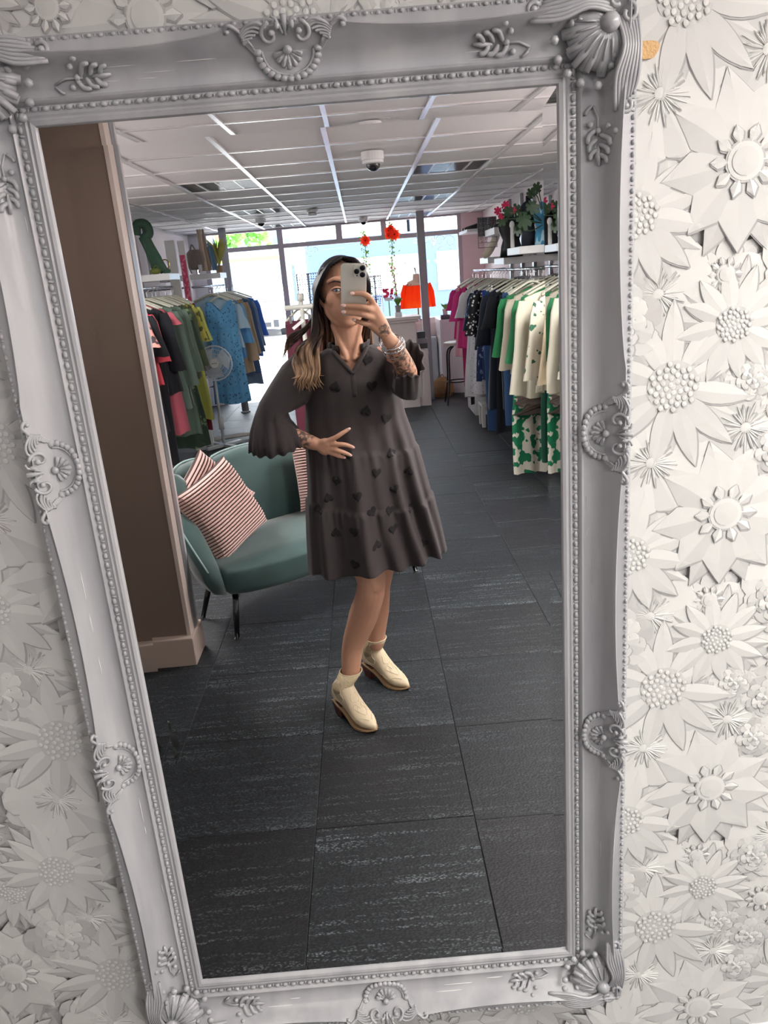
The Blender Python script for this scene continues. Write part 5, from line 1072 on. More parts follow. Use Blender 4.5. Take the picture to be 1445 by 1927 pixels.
a_s = math.atan2(e1.y, e1.x)
cushion(sl(-.41, .27, .545), .195, .195, Matrix.Rotation(a_s + .30, 3, 'Z') @ Matrix.Rotation(-.34, 3, 'X') @ Matrix.Rotation(-.30, 3, 'Y'), 'blush pleated cushion slumped in the left corner of the teal sofa', 1)
cushion(sl(-.41, .385, .565), .185, .185, Matrix.Rotation(a_s + .15, 3, 'Z') @ Matrix.Rotation(-.25, 3, 'X') @ Matrix.Rotation(-.70, 3, 'Y'), 'blush pleated cushion peeping out behind the front left cushion', 3)
cushion(sl(.27, .40, .560), .180, .185, Matrix.Rotation(a_s - .1, 3, 'Z') @ Matrix.Rotation(-.22, 3, 'X') @ Matrix.Rotation(.05, 3, 'Y'), 'blush pleated cushion half hidden behind the woman', 2)
# crinkled shiny bag on the floor by the left edge
t = root('crinkled_bag', (-0.799,1.241,0), 'small crinkled shiny black bag on the floor by the mirror\'s left edge', 'bag'); q = t['org']; rs = random.Random(6); b = B(); rings = []
for z, w_ in ((0, .05), (.03, .06), (.08, .05), (.13, .04), (.16, .015)): rings.append([(q[0] - .03 + w_ * cos(a) * (1 + rs.uniform(-.3, .3)), q[1] + w_ * sin(a) * (1 + rs.uniform(-.3, .3)), z) for a in [i * PI / 7 for i in range(14)]])
b.loft(rings); part(b, 'sack', mat('shiny_black_film', (.02, .025, .02), .12, coat=1, bump=.9, bscale=30), t)

# ================================================================ the woman photographing herself
PR = (-.03, 1.47, 0)
woman = root('person', PR, 'woman in a dark tiered dress and cream ankle boots holding up a phone', 'person')
skin = mat('skin', hx('#cb9a80'), .48, spec=.4); Nn, Ln = nodes(skin); bs = Nn['Principled BSDF']; bs.inputs['Subsurface Weight'].default_value = .08; bs.inputs['Subsurface Radius'].default_value = (.01, .004, .002)
# tattoo ink on both forearms: soft blobs of fine line work
tc = Nn.new('ShaderNodeTexCoord'); nz = Nn.new('ShaderNodeTexNoise'); nz.inputs['Scale'].default_value = 75; nz.inputs['Detail'].default_value = 3; Ln.new(tc.outputs['Object'], nz.inputs[0])
nr = Nn.new('ShaderNodeValToRGB'); nr.color_ramp.elements[0].position = .44; nr.color_ramp.elements[1].position = .56; Ln.new(nz.outputs[0], nr.inputs[0])
acc = None
for p, r in (((-0.214,1.36,1.052), .038), ((-0.243,1.37,1.063), .03), ((0.099,1.24,1.308), .042), ((0.118,1.28,1.273), .048), ((0.128,1.32,1.238), .045), ((0.061,1.155,1.392), .022)):
    vm = Nn.new('ShaderNodeVectorMath'); vm.operation = 'DISTANCE'; Ln.new(tc.outputs['Object'], vm.inputs[0]); vm.inputs[1].default_value = (p[0] - PR[0], -(p[1] - PR[1]), p[2])
    mr = Nn.new('ShaderNodeMapRange'); mr.inputs[1].default_value = r; mr.inputs[2].default_value = r * .75; Ln.new(vm.outputs['Value'], mr.inputs[0])
    if acc is None: acc = mr.outputs[0]
    else: mx = Nn.new('ShaderNodeMath'); mx.operation = 'MAXIMUM'; Ln.new(acc, mx.inputs[0]); Ln.new(mr.outputs[0], mx.inputs[1]); acc = mx.outputs[0]
mu = Nn.new('ShaderNodeMath'); mu.operation = 'MULTIPLY'; Ln.new(acc, mu.inputs[0]); Ln.new(nr.outputs[0], mu.inputs[1]); m2 = Nn.new('ShaderNodeMath'); m2.operation = 'MULTIPLY'; m2.inputs[1].default_value = .85; Ln.new(mu.outputs[0], m2.inputs[0])
mi = Nn.new('ShaderNodeMix'); mi.data_type = 'RGBA'; mi.inputs[6].default_value = (*hx('#cb9a80'), 1); mi.inputs[7].default_value = (*hx('#3c3a38'), 1); Ln.new(m2.outputs[0], mi.inputs[0]); Ln.new(mi.outputs[2], bs.inputs['Base Color'])

b = B()
def limb(pts, rad, n=14, sub=5):
    """smooth tapering limb with round ends, fused later into one skin"""
    q = bez(pts, sub); t = np.linspace(0, len(pts) - 1, len(q)); r = [interp(range(len(pts)), rad, x) for x in t]; b.tube(q, r, n); b.ball(q[0], r[0], 12, 8); b.ball(q[-1], r[-1], 12, 8)
# head
HM = Matrix.Rotation(.16, 3, 'Z')        # turned a little towards the phone
hc = Vector((-.056, 1.455, 1.500))
def H(x, y, z): return tuple(hc + HM @ Vector((x, y, z)))      # x across the face, y back, z up
b.ball(H(0, .012, .028), (.070, .090, .078), 24, 16, HM); b.ball(H(0, -.030, -.030), (.058, .058, .078), 22, 14, HM); b.ball(H(0, -.050, -.088), (.026, .024, .020), 14, 10, HM)
for s in (-1, 1):
    limb([H(s * .050, .000, -.030), H(s * .045, -.008, -.060), H(s * .024, -.038, -.086)], [.018, .018, .018]); b.ball(H(s * .030, -.050, -.018), (.032, .024, .032), 14, 10, HM)
    b.ball(H(s * .071, .012, -.008), (.007, .015, .026), 12, 8, HM @ Matrix.Rotation(s * -.35, 3, 'Z')); b.ball(H(s * .067, .006, -.032), (.006, .007, .009), 8, 6)
    limb([H(s * .012, -.075, .040), H(s * .032, -.075, .042), H(s * .050, -.060, .036)], [.010, .010, .008])
limb([H(0, -.083, .028), H(0, -.094, .002), H(0, -.101, -.018)], [.007, .008, .010]); 
for s in (-1, 1): b.ball(H(s * .010, -.092, -.021), (.007, .008, .006), 8, 6)
b.ball(H(0, -.086, -.048), (.022, .010, .013), 12, 8, HM)
# neck, chest, torso
limb([H(0, .020, -.050), (-.052, 1.475, 1.36), (-.050, 1.485, 1.315)], [.050, .045, .050], 18)
limb([(-.050, 1.49, 1.30), (-.055, 1.495, 1.22), (-.05, 1.50, 1.10), (-.045, 1.50, 1.00), (-.03, 1.50, .88)], [.060, .092, .082, .080, .095], 22)
b.ball((-.050, 1.490, 1.235), (.115, .074, .085), 22, 14); b.ball((-.03, 1.50, .88), (.135, .10, .10), 20, 12)
for s in (-1, 1): limb([(-.050 + s * .02, 1.465, 1.305), (-.052 + s * .11, 1.485, 1.285)], [.020, .034])
for s in (-1, 1): b.ball((-.052 + s * .055, 1.455 + s * .02, 1.205), (.046, .036, .044), 14, 10)
# collar bones and neck tendons
for s in (-1, 1): limb([(-.050 + s * .012, 1.424, 1.292), (-.050 + s * .05, 1.438, 1.300)], [.006, .005]); limb([(-.050 + s * .012, 1.428, 1.295), (-.052 + s * .045, 1.455, 1.40)], [.008, .010])
# arm resting on the hip (left in the mirror)
limb([(-.185, 1.49, 1.285), (-0.295,1.47,1.195), (-0.345,1.44,1.104)], [.046, .040, .036])
limb([(-0.345,1.44,1.104), (-0.29,1.41,1.071), (-0.219,1.365,1.049), (-0.182,1.34,1.039)], [.036, .034, .026, .021])
Wl = (-0.178,1.338,1.039)
def finger(pts, r, nail=None): limb(pts, [r * 1.18, r * 1.08, r * 1.0, r * .82][:len(pts)], 10, 4)
FL = [[(-0.152,1.322,1.049), (-0.12,1.306,1.062), (-0.097,1.305,1.074), (-0.075,1.312,1.084)], [(-0.143,1.318,1.039), (-0.112,1.302,1.041), (-0.088,1.303,1.037), (-0.067,1.312,1.026)], [(-0.148,1.32,1.028), (-0.119,1.303,1.022), (-0.097,1.304,1.013), (-0.078,1.312,1.001)], [(-0.157,1.324,1.018), (-0.132,1.309,1.01), (-0.114,1.309,1.001), (-0.098,1.314,0.994)]]
for f, r in zip(FL, (.0078, .0080, .0078, .0070)): finger(f, r); limb([Wl, f[0]], [.015, .0125])
limb([Wl, (-0.171,1.35,1.018), (-0.15,1.365,0.992)], [.014, .012, .009])         # thumb turned round behind the waist
# raised arm (right in the mirror)
limb([(.085, 1.495, 1.285), (0.104,1.46,1.233), (0.122,1.4,1.189)], [.046, .040, .033])
limb([(0.122,1.4,1.189), (0.124,1.33,1.247), (0.097,1.25,1.315), (0.071,1.185,1.366)], [.033, .034, .029, .0215])
Wr = (0.068,1.18,1.371)
FR = [[(0.036,1.15,1.46), (0.026,1.128,1.485), (0.006,1.118,1.499), (-0.021,1.116,1.501)], [(0.038,1.152,1.446), (0.016,1.126,1.459), (-0.015,1.124,1.466), (-0.048,1.126,1.47)], [(0.035,1.156,1.429), (0.013,1.132,1.438), (-0.017,1.13,1.447), (-0.049,1.132,1.452)], [(0.024,1.162,1.412), (0.005,1.148,1.416), (-0.01,1.146,1.422), (-0.022,1.148,1.427)]]
for f, r in zip(FR, (.0086, .0086, .0084, .0074)): finger(f, r); limb([Wr, f[0]], [.017, .0135])
limb([Wr, (0.054,1.17,1.42), (0.038,1.176,1.447), (0.022,1.172,1.468)], [.018, .015, .012, .010])      # thumb behind the phone
# legs
limb([(.00, 1.50, .82), (-0.054,1.44,0.626), (-0.048,1.395,0.512), (-0.089,1.425,0.379), (-0.136,1.435,0.262), (-0.152,1.42,0.169)], [.082, .066, .050, .053, .040, .034], 18)
b.ball((-0.038,1.365,0.518), (.030, .022, .034), 12, 8)
limb([(.00, 1.54, .82), (-0.016,1.57,0.543), (-0.028,1.6,0.414), (-0.039,1.62,0.306), (-0.056,1.62,0.171)], [.080, .062, .047, .046, .032], 16)
body = part(b, 'body', skin, woman, smooth=True); voxel(body, .0032, 7); body.data.materials.clear(); body.data.materials.append(skin)
# nails
nm_ = mat('nail_pink', hx('#f0c9c0'), .2, coat=.5); b2 = B()
for f, r in zip(FL + FR, (.0078, .0080, .0078, .0070, .0086, .0086, .0084, .0074)):
    tip, pre = Vector(f[3]), Vector(f[2]); dr = (tip - pre).normalized(); c = tip + dr * r * .25 + Vector((0, -r * .62, .001)); M = dr.to_track_quat('X', 'Z').to_matrix(); b2.ball(tuple(c), (r * .95, r * .34, r * .62), 8, 6, Matrix(((dr.x, 0, -dr.z), (0, 1, 0), (dr.z, 0, dr.x))))
part(b2, 'fingernails', nm_, woman, smooth=True)
# face: eyes, lids, brows, lips
eye_w = mat('eye_white', (.75, .73, .72), .2, coat=1); lash = mat('lash', (.012, .01, .01), .6); brow = mat('brow', hx('#2a1f1c'), .8); iris = mat('iris_blue', hx('#5b7488'), .15, coat=1); lipm = mat('lips', hx('#a9645c'), .4)
for s in (-1, 1):
    ec = Vector(H(s * .030, -.076, .010)); b = B(); b.ball(tuple(ec), .0118, 16, 10); ey = part(b, 'eye', eye_w, woman, smooth=True)
    f = (HM @ Vector((s * -.02, -1, -.02))).normalized(); b = B(); b.ball(tuple(ec + f * .0072), .0062, 12, 8); part(b, 'iris', iris, ey, org=PR, smooth=True); b = B(); b.ball(tuple(ec + f * .0118), .0024, 8, 6); part(b, 'pupil', black, ey, org=PR, smooth=True)
    up = [H(s * (.030 + .0150 * t), -.0885 + .007 * t * t + (.003 if t * 1 > .5 else 0), .010 + .0062 * (1 - t * t) - .001 * t) for t in np.linspace(-1, 1, 9)]; lo = [H(s * (.030 + .0145 * t), -.0880 + .007 * t * t, .010 - .0060 * (1 - t * t)) for t in np.linspace(-1, 1, 9)]
    b = B(); b.tube(up, [.0007, .0012, .0015, .0016, .0016, .0017, .0018, .0016, .0008], 6); part(b, 'upper_lashes', lash, woman); b = B(); b.tube(lo, .0008, 5); part(b, 'lower_lashes', mat('lash_soft', hx('#4a3530'), .7), woman)
    b = B(); b.tube([(p[0], p[1] - .0002, p[2] + .0028) for p in up], .0030, 8); b.tube([(p[0], p[1] + .001, p[2] - .0022) for p in lo], .0022, 8); part(b, 'eyelids', skin, woman, smooth=True)
    b = B(); b.tube([H(s * x, y, z) for x, y, z in ((.012, -.0905, .0300), (.022, -.0900, .0345), (.034, -.0860, .0370), (.046, -.0770, .0340), (.054, -.0680, .0290))], [.0022, .0040, .0040, .0030, .0010], 7, flat=.6); part(b, 'eyebrow', brow, woman)
b = B(); b.tube([H(x, y, z) for x, y, z in ((-.020, -.0895, -.052), (-.010, -.0955, -.0485), (0, -.0970, -.050), (.010, -.0955, -.0485), (.020, -.0895, -.052))], [.001, .0035, .0035, .0035, .001], 8); b.tube([H(x, y, z) for x, y, z in ((-.018, -.0895, -.054), (-.008, -.0960, -.0575), (.008, -.0960, -.0575), (.018, -.0895, -.054))], [.001, .0042, .0042, .001], 8); part(b, 'lips', lipm, woman, smooth=True)

# hair: dark at the crown, caramel at the ends
hairm = bpy.data.materials.new('hair'); hairm.use_nodes = True; N, L = nodes(hairm); bh = N['Principled BSDF']; bh.inputs['Roughness'].default_value = .45; bh.inputs['Specular IOR Level'].default_value = .3
tc = N.new('ShaderNodeTexCoord'); sx = N.new('ShaderNodeSeparateXYZ'); L.new(tc.outputs['Object'], sx.inputs[0]); nz = N.new('ShaderNodeTexNoise'); nz.inputs['Scale'].default_value = 45; mp = N.new('ShaderNodeMapping'); mp.inputs['Scale'].default_value = (1, 1, .08); L.new(tc.outputs['Object'], mp.inputs[0]); L.new(mp.outputs[0], nz.inputs[0])
ma = N.new('ShaderNodeMath'); ma.operation = 'MULTIPLY_ADD'; ma.inputs[1].default_value = .30; L.new(nz.outputs[0], ma.inputs[0]); L.new(sx.outputs[2], ma.inputs[2]); rp = N.new('ShaderNodeValToRGB'); mr = N.new('ShaderNodeMapRange'); mr.inputs[1].default_value = 1.42; mr.inputs[2].default_value = 1.64; L.new(ma.outputs[0], mr.inputs[0]); L.new(mr.outputs[0], rp.inputs[0])
rp.color_ramp.elements[0].color = (*hx('#947559'), 1); rp.color_ramp.elements[1].color = (*hx('#17151a'), 1); e_ = rp.color_ramp.elements.new(.45); e_.color = (*hx('#3d2c25'), 1); L.new(rp.outputs[0], bh.inputs['Base Color'])
rs = random.Random(12); b = B()
cap = B(); NPH, NTH = 26, 40; v = []; f = []
for i in range(NPH + 1):
    ph = PI * .80 * i / NPH
    for j in range(NTH):
        a = 2 * PI * j / NTH; x, y, z = .0815 * sin(ph) * cos(a), .100 * sin(ph) * sin(a), .0905 * cos(ph); v.append(H(x, y + .014, z + .022 + (.002 * abs(sin(9 * a)))))
for i in range(NPH):
    for j in range(NTH):
        k = (j + 1) % NTH; a = 2 * PI * (j + .5) / NTH; ph = PI * .80 * (i + .5) / NPH
        if sin(a) < -.30 and ph > .50 + .55 * (abs(cos(a)) ** 1.2): continue         # open over the face
        f.append((i * NTH + j, i * NTH + k, (i + 1) * NTH + k, (i + 1) * NTH + j)[::-1])
cap.add(v, f); o = part(cap, 'hair_cap', hairm, woman, smooth=True); sd_ = o.modifiers.new('th', 'SOLIDIFY'); sd_.thickness = .006
def lock(pts, r0, wav, n=5, ph=0):
    q = bez(pts, 7); K = len(q); out = []
    for i, p in enumerate(q): t = i / (K - 1); A = wav * t ** 1.3; out.append((p[0] + A * sin(ph + t * 11), p[1] + A * .6 * cos(ph + t * 10), p[2]))
    b.tube(out, [r0 * (.6 + .9 * sin(PI * min(1, .15 + .75 * i / K))) * (1 - .93 * max(0, i / K - .68) / .32) for i in range(K)], n)
for i in range(190):      # the long side, brought forward over the shoulder
    t = i / 189; j = rs.uniform(-1, 1); u = rs.random()
    lock([H(-.004 + .002 * j, -.066 + .10 * t, .105 - .008 * t), H(-.045, -.072 + .09 * t, .085 - .008 * t), H(-.0790 + .004 * (1 - t), -.038 + .085 * t, .030), H(-.086, -.006 + .07 * t, -.030), (-.150 - .008 * t + .012 * j, 1.440 + .05 * t - .02 * u, 1.385), (-.166 - .060 * u + .01 * j, 1.412 + .05 * t, 1.315 + .02 * j), (-.160 - .050 * u + .02 * j, 1.378 + .04 * t, 1.26), (-.154 - .054 * u + .020 * j, 1.368 + .03 * t, 1.205 + .05 * rs.random())], .0050, .017, 5, t * 2.5 + j * .4)
for i in range(60):       # far side and back
    t = i / 59; j = rs.uniform(-1, 1)
    lock([H(.004, -.060 + .10 * t, .106 - .008 * t), H(.045, -.066 + .09 * t, .088), H(.078, -.028 + .075 * t, .030), H(.080, .010 + .06 * t, -.040), (.012 + .01 * j, 1.50 + .03 * t, 1.36), (.0 + .02 * j, 1.53 + .02 * t, 1.25)], .0052, .008, 5, i)
for i in range(60):
    t = i / 59; j = rs.uniform(-1, 1); x = -.06 + .12 * t
    lock([H(x * .3, .07, .100), H(x, .108, .05), H(x * 1.2, .112, -.04), (x * 1.3 - .06, 1.555, 1.36), (x * 1.2 - .08, 1.575, 1.22)], .0060, .008, 5, i)
for i in range(14):       # loose light strands at the outer edge
    u = rs.random(); lock([(-.150, 1.47, 1.44), (-.175 - .02 * u, 1.46, 1.40), (-.215 - .03 * u, 1.45, 1.365 + .012 * u), (-.245 - .03 * u, 1.45, 1.345 - .05 * u)], .0022, .006, 4, i)
part(b, 'hair', hairm, woman, smooth=True)

# ---------------------------------------------------------------- dress
dm = mat('dress_cloth', hx('#352d2e'), .8, sheen=.12, bump=.12, bscale=500); hm_ = mat('heart_pile', hx('#1c1719'), .95, bump=.5, bscale=350)
zL = [.55, .715, .80, .90, .99, 1.08, 1.153, 1.22, 1.262, 1.295, 1.318, 1.335]
xL = [-.252, -.242, -.236, -.226, -.222, -.222, -.214, -.205, -.205, -.190, -.140, -.105]
xR = [.232, .200, .185, .165, .146, .120, .108, .100, .100, .088, .045, .008]
yL = [1.43, 1.43, 1.44, 1.45, 1.46, 1.47, 1.48, 1.485, 1.49, 1.49, 1.485, 1.480]; yR = [1.63, 1.62, 1.605, 1.595, 1.59, 1.57, 1.55, 1.53, 1.52, 1.505, 1.50, 1.490]
ry_ = [.235, .215, .205, .190, .170, .150, .140, .125, .110, .088, .068, .055]
SEAMS = [(.992, 40), (.800, 52)]
def dress_pt(z, a, off=0):
    l, r_, d0, d1, ry = (interp(zL, q, z) for q in (xL, xR, yL, yR, ry_)); cx, hw = (l + r_) / 2, (r_ - l) / 2; dy = (d1 - d0) / 2
    drop = max(0, min(1, (1.12 - z) / .57)); A = .02 + .12 * drop ** .9
    fo = A * (.55 * sin(7 * a + .6) + .45 * sin(12 * a + 2.1 + z * 1.5) + .25 * sin(19 * a + z * 3))
    ga = 0; step = 0
    for sz, k in SEAMS:
        zz = sz - .035 * cos(a) 
        if z < zz: t = (zz - z); step += .007; ga += .020 * math.exp(-t / .055) * sin(k * a + 1.3 * sin(3 * a)) * min(1, t / .006) + .005 * math.exp(-t / .2) * sin(k * .5 * a)
    al = (a + PI) % (2 * PI) - PI; fo += A * 1.1 * math.sin(17 * a + 1.2 * sin(z * 9)) * math.exp(-((al + .75) / .55) ** 2) + A * .5 * sin(11 * a + 4 * z) * math.exp(-((al + 2.2) / .6) ** 2); m = 1 + fo + ga; ex = 2.3; ca_, sa_ = cos(a), sin(a)
    x = cx + (hw + step) * ca_ * (1 + (m - 1) * .35 * (1 - abs(ca_) ** 4)) + off * ca_; y = (d0 + d1) / 2 + dy * ca_ + (ry + step) * sa_ * m + off * sa_
    return x, y
NA = 260; zs = sorted(set([round(z, 4) for z in np.linspace(.572, 1.335, 96)]), reverse=True); v = []; f = []
for z in zs:
    for j in range(NA):
        a = 2 * PI * j / NA; x, y = dress_pt(z, a); zz = z
        if z < .66: k = (.66 - z) / .09; zz = z + k * (-.012 + .018 * cos(a - .3) * -1 + .008 * sin(7 * a + .6) + .028 * max(0, -sin(a)))
        v.append((x, y, zz))
for i in range(len(zs) - 1):
    for j in range(NA):
        k = (j + 1) % NA; x, y, z = v[i * NA + j]
        if sin(2 * PI * (j + .5) / NA) < 0 and z > 1.256 and -(z - 1.256) * .80 < x + .047 < (z - 1.256) * .72: continue
        f.append((i * NA + j, (i + 1) * NA + j, (i + 1) * NA + k, i * NA + k)[::-1])
b = B(); b.add(v, f); dress = part(b, 'dress', dm, woman, smooth=True); sd_ = dress.modifiers.new('th', 'SOLIDIFY'); sd_.thickness = .0015
bvh = BVHTree.FromPolygons([Vector((p[0], p[1], p[2])) for p in v], f)
def front(x, z): # first dress point met coming from the mirror
    h = bvh.ray_cast(Vector((x, .8, z)), Vector((0, 1, 0))); return h[0]
# stitched seams of the tiers
for sz, k in SEAMS:
    b = B(); b.tube([(lambda q, a: (q[0], q[1], sz - .035 * cos(a) + .001))(dress_pt(sz - .035 * cos(a) + .001, a, .0005), a) for a in [2 * PI * i / 120 for i in range(120)]], .0014, 5, close=True); part(b, 'tier_seam', dm, dress, org=PR, smooth=True)
# neck edge: bound V, placket and small stand collar
def nk(x, z, o=.003): h = front(x, z); return (x, (h.y if h else 1.42) - o, z)
le = [nk(-.047 - (z - 1.256) * .80 - .004, z) for z in np.linspace(1.258, 1.322, 9)]; re_ = [nk(-.047 + (z - 1.256) * .72 + .004, z) for z in np.linspace(1.258, 1.322, 9)]
b = B()
for sg, kk in ((-1, .80), (1, .72)):
    zs_ = np.linspace(1.248, 1.326, 16); A_ = [nk(-.047 + sg * ((z - 1.256) * kk - .003), z, .0) for z in zs_]; C_ = [nk(-.047 + sg * ((z - 1.256) * kk + .013), z, .0) for z in zs_]
    y_ = [q[1] for q in C_]; y_ = [min(y_[max(0, i - 1):i + 2]) for i in range(16)]; k = len(zs_)
    rows = [(A_[i][0], y_[i] - .0045, zs_[i]) for i in range(k)], [((A_[i][0] + C_[i][0]) / 2, y_[i] - .0075, zs_[i]) for i in range(k)], [(C_[i][0], y_[i] - .0025, zs_[i]) for i in range(k)], [(C_[i][0], y_[i] + .004, zs_[i]) for i in range(k)], [(A_[i][0], y_[i] + .004, zs_[i]) for i in range(k)]
    b.loft([[r_[i] for r_ in rows] for i in range(k)])
part(b, 'neck_binding', dm, dress, org=PR, smooth=True)
b = B(); pts = [nk(-.047, z, .002) for z in np.linspace(1.262, 1.175, 10)]; b.tube(pts, .009, 8, flat=.25); part(b, 'placket', dm, dress, org=PR, smooth=True)
b = B(); rings = []
for i in range(33):
    a = -PI * .5 + .62 + (2 * PI - 1.24) * i / 32; rings.append([(-.050 + (.062 + .004 * sin(i * 1.9)) * cos(a), 1.482 + (.050) * sin(a), 1.316 - .012 * (sin(a) < 0) * abs(sin(a))), (-.050 + (.066 + .007 * sin(i * 1.9)) * cos(a), 1.482 + .055 * sin(a), 1.345 - .012 * max(0, -sin(a))), (-.050 + .060 * cos(a), 1.482 + .048 * sin(a), 1.345 - .012 * max(0, -sin(a))), (-.050 + .057 * cos(a), 1.482 + .045 * sin(a), 1.316)])
b.loft(rings); part(b, 'collar', dm, dress, org=PR, smooth=True)
# sleeves
def ring2(l, r_, ry, rip=0, k=16, n=80, ph=0, sag=0):
    l, r_ = Vector(l), Vector(r_); c = (l + r_) / 2; u = (r_ - l) / 2; out = []; w_ = u.cross(Vector((0, 1, 0))).normalized()
    if w_.z > 0: w_ = -w_
    for j in range(n):
        a = 2 * PI * j / n; m = 1 + rip * .6 * (sin(k * a + 1.6 * sin(2 * a) + ph) + .9 * sin((k // 2 + 2) * a + 1)); p = c + u * cos(a) * (1 + (m - 1) * .3) + Vector((0, 1, 0)) * ry * sin(a) * m + w_ * sag * (-sin(a)) + w_ * rip * .03 * sin(k * a + ph + 1.6 * sin(2 * a)); out.append(tuple(p))
    return out
b = B(); L1 = [((551,664,1.50), (612,700,1.47), .050, 0, 0)]
rr = [ring2((-0.224,1.5,1.326), (-0.129,1.47,1.23), .060), ring2((-0.279,1.49,1.282), (-0.166,1.46,1.182), .068, .02, 5), ring2((-0.322,1.475,1.228), (-0.228,1.44,1.149), .070, .03, 5), ring2((-0.362,1.46,1.175), (-0.272,1.42,1.135), .070, .03, 5), ring2((-0.381,1.45,1.137), (-0.263,1.41,1.108), .072, .02, 5)]
rr += [ring2((-0.386,1.45,1.129), (-0.256,1.41,1.1), .075, .07, 18), ring2((-0.403,1.44,1.087), (-0.24,1.395,1.082), .088, .09, 18, sag=.004), ring2((-0.412,1.435,1.053), (-0.229,1.385,1.065), .098, .10, 18, sag=.010), ring2((-0.416,1.43,1.027), (-0.223,1.38,1.048), .105, .11, 18, sag=.020)]
b.loft(rr, cap=False); o = part(b, 'sleeve', dm, dress, org=PR, smooth=True); q = o.modifiers.new('th', 'SOLIDIFY'); q.thickness = .0015
b = B()
rr = [ring2((0.018,1.5,1.253), (0.108,1.52,1.293), .060), ring2((0.053,1.47,1.208), (0.135,1.5,1.282), .064, .02, 5), ring2((0.077,1.43,1.173), (0.159,1.47,1.245), .062, .03, 5), ring2((0.089,1.39,1.167), (0.171,1.43,1.203), .056, .04, 7)]
b.loft(rr, cap=False); o = part(b, 'sleeve', dm, dress, org=PR, smooth=True); q = o.modifiers.new('th', 'SOLIDIFY'); q.thickness = .0015
# turned-back ruffle hanging open round the raised forearm
b = B()
rA = [(0.085,1.3,1.233), (0.112,1.285,1.236), (0.147,1.3,1.229), (0.175,1.35,1.24), (0.178,1.41,1.288), (0.154,1.43,1.318), (0.122,1.42,1.315), (0.095,1.37,1.262)]
rS = [(0.08,1.335,1.19), (0.105,1.31,1.168), (0.143,1.33,1.158), (0.175,1.38,1.165), (0.174,1.44,1.191), (0.141,1.47,1.201), (0.105,1.45,1.203), (0.082,1.4,1.201)]
rT = [(0.088,1.37,1.17), (0.111,1.36,1.156), (0.139,1.37,1.152), (0.159,1.4,1.16), (0.162,1.43,1.18), (0.139,1.44,1.191), (0.11,1.43,1.191), (0.092,1.4,1.183)]
def closed(p, n=90, amp=0, k=14):
    p = [Vector(q) for q in p]; K = len(p); out = []; c = sum(p, Vector()) / K
    for i in range(n):
        t = i / n * K; j = int(t); u = t - j; a_, b_, c_, d_ = (p[(j + m) % K] for m in (-1, 0, 1, 2)); q = 0.5 * ((2 * b_) + (c_ - a_) * u + (2 * a_ - 5 * b_ + 4 * c_ - d_) * u * u + (3 * b_ - a_ - 3 * c_ + d_) * u ** 3)
        out.append(tuple(q + (q - c).normalized() * amp * sin(2 * PI * k * i / n)))
    return out
cA = sum([Vector(q) for q in rA], Vector()) / 8
outer = [tuple(cA + (Vector(q) - cA) * 1.07 + Vector((0, -.004, .010))) for q in rA]
b.loft([closed(rT), closed(rS, amp=.003, k=9), closed(rA, amp=.0035, k=11), closed(outer, amp=.006, k=11)], cap=False); b.f.append(tuple(range(90))[::-1]); b.m.append(0); o = part(b, 'sleeve_ruffle', dm, dress, org=PR, smooth=True); q = o.modifiers.new('th', 'SOLIDIFY'); q.thickness = .0018
# raised heart patches
def heart(x, z, s, ang=0, flip=1):
    out = []; K = 26
    for i in range(K):
        t = 2 * PI * i / K; hx_, hz = 16 * sin(t) ** 3 / 17, (13 * cos(t) - 5 * cos(2 * t) - 2 * cos(3 * t) - cos(4 * t)) / 17; out.append((hx_ * s, hz * s * 1.1 * flip))
    ca_, sa_ = cos(ang), sin(ang); b = B(); v = []; ok = True
    for rad, off in ((1, .0004), (.90, .0022), (.45, .0028)):
        for hx_, hz in out:
            px, pz = x + (hx_ * ca_ - hz * sa_) * rad, z + (hx_ * sa_ + hz * ca_) * rad; h = front(px, pz)
            if h is None: return
            v.append((px, h.y - off - .0026, pz))
    h = front(x, z)
    if h is None: return
    v.append((x, h.y - .0056, z)); f = []
    for r_ in range(2):
        for i in range(K): k = (i + 1) % K; f.append((r_ * K + i, r_ * K + k, (r_ + 1) * K + k, (r_ + 1) * K + i))
    for i in range(K): f.append((2 * K + i, 2 * K + (i + 1) % K, 3 * K))
    b.add(v, f); part(b, 'heart_patch', hm_, dress, org=PR, smooth=True)
HP = [(0.004,1.4,1.286), (-0.106,1.38,1.213), (0.012,1.38,1.203), (-0.114,1.42,1.312), (-0.014,1.37,1.125), (0.05,1.4,1.088), (-0.128,1.32,0.916), (-0.161,1.33,0.862), (0.003,1.32,0.926), (-0.065,1.31,0.865), (0.057,1.4,0.976), (0.037,1.37,0.792), (-0.087,1.29,0.752), (-0.016,1.3,0.692), (0.043,1.37,0.729), (-0.023,1.31,0.805), (0.113,1.47,0.903), (0.148,1.5,0.636), (0.059,1.4,0.86), (-0.147,1.31,0.747), (-0.094,1.27,0.639), (0.108,1.46,0.776), (-0.199,1.37,0.826), (-0.084,1.34,0.997)]
rs = random.Random(31)
for i, p in enumerate(HP): heart(p[0], p[2], .019 if i < 6 else .017, rs.uniform(-.4, .4) + (PI if i % 3 == 1 else 0))
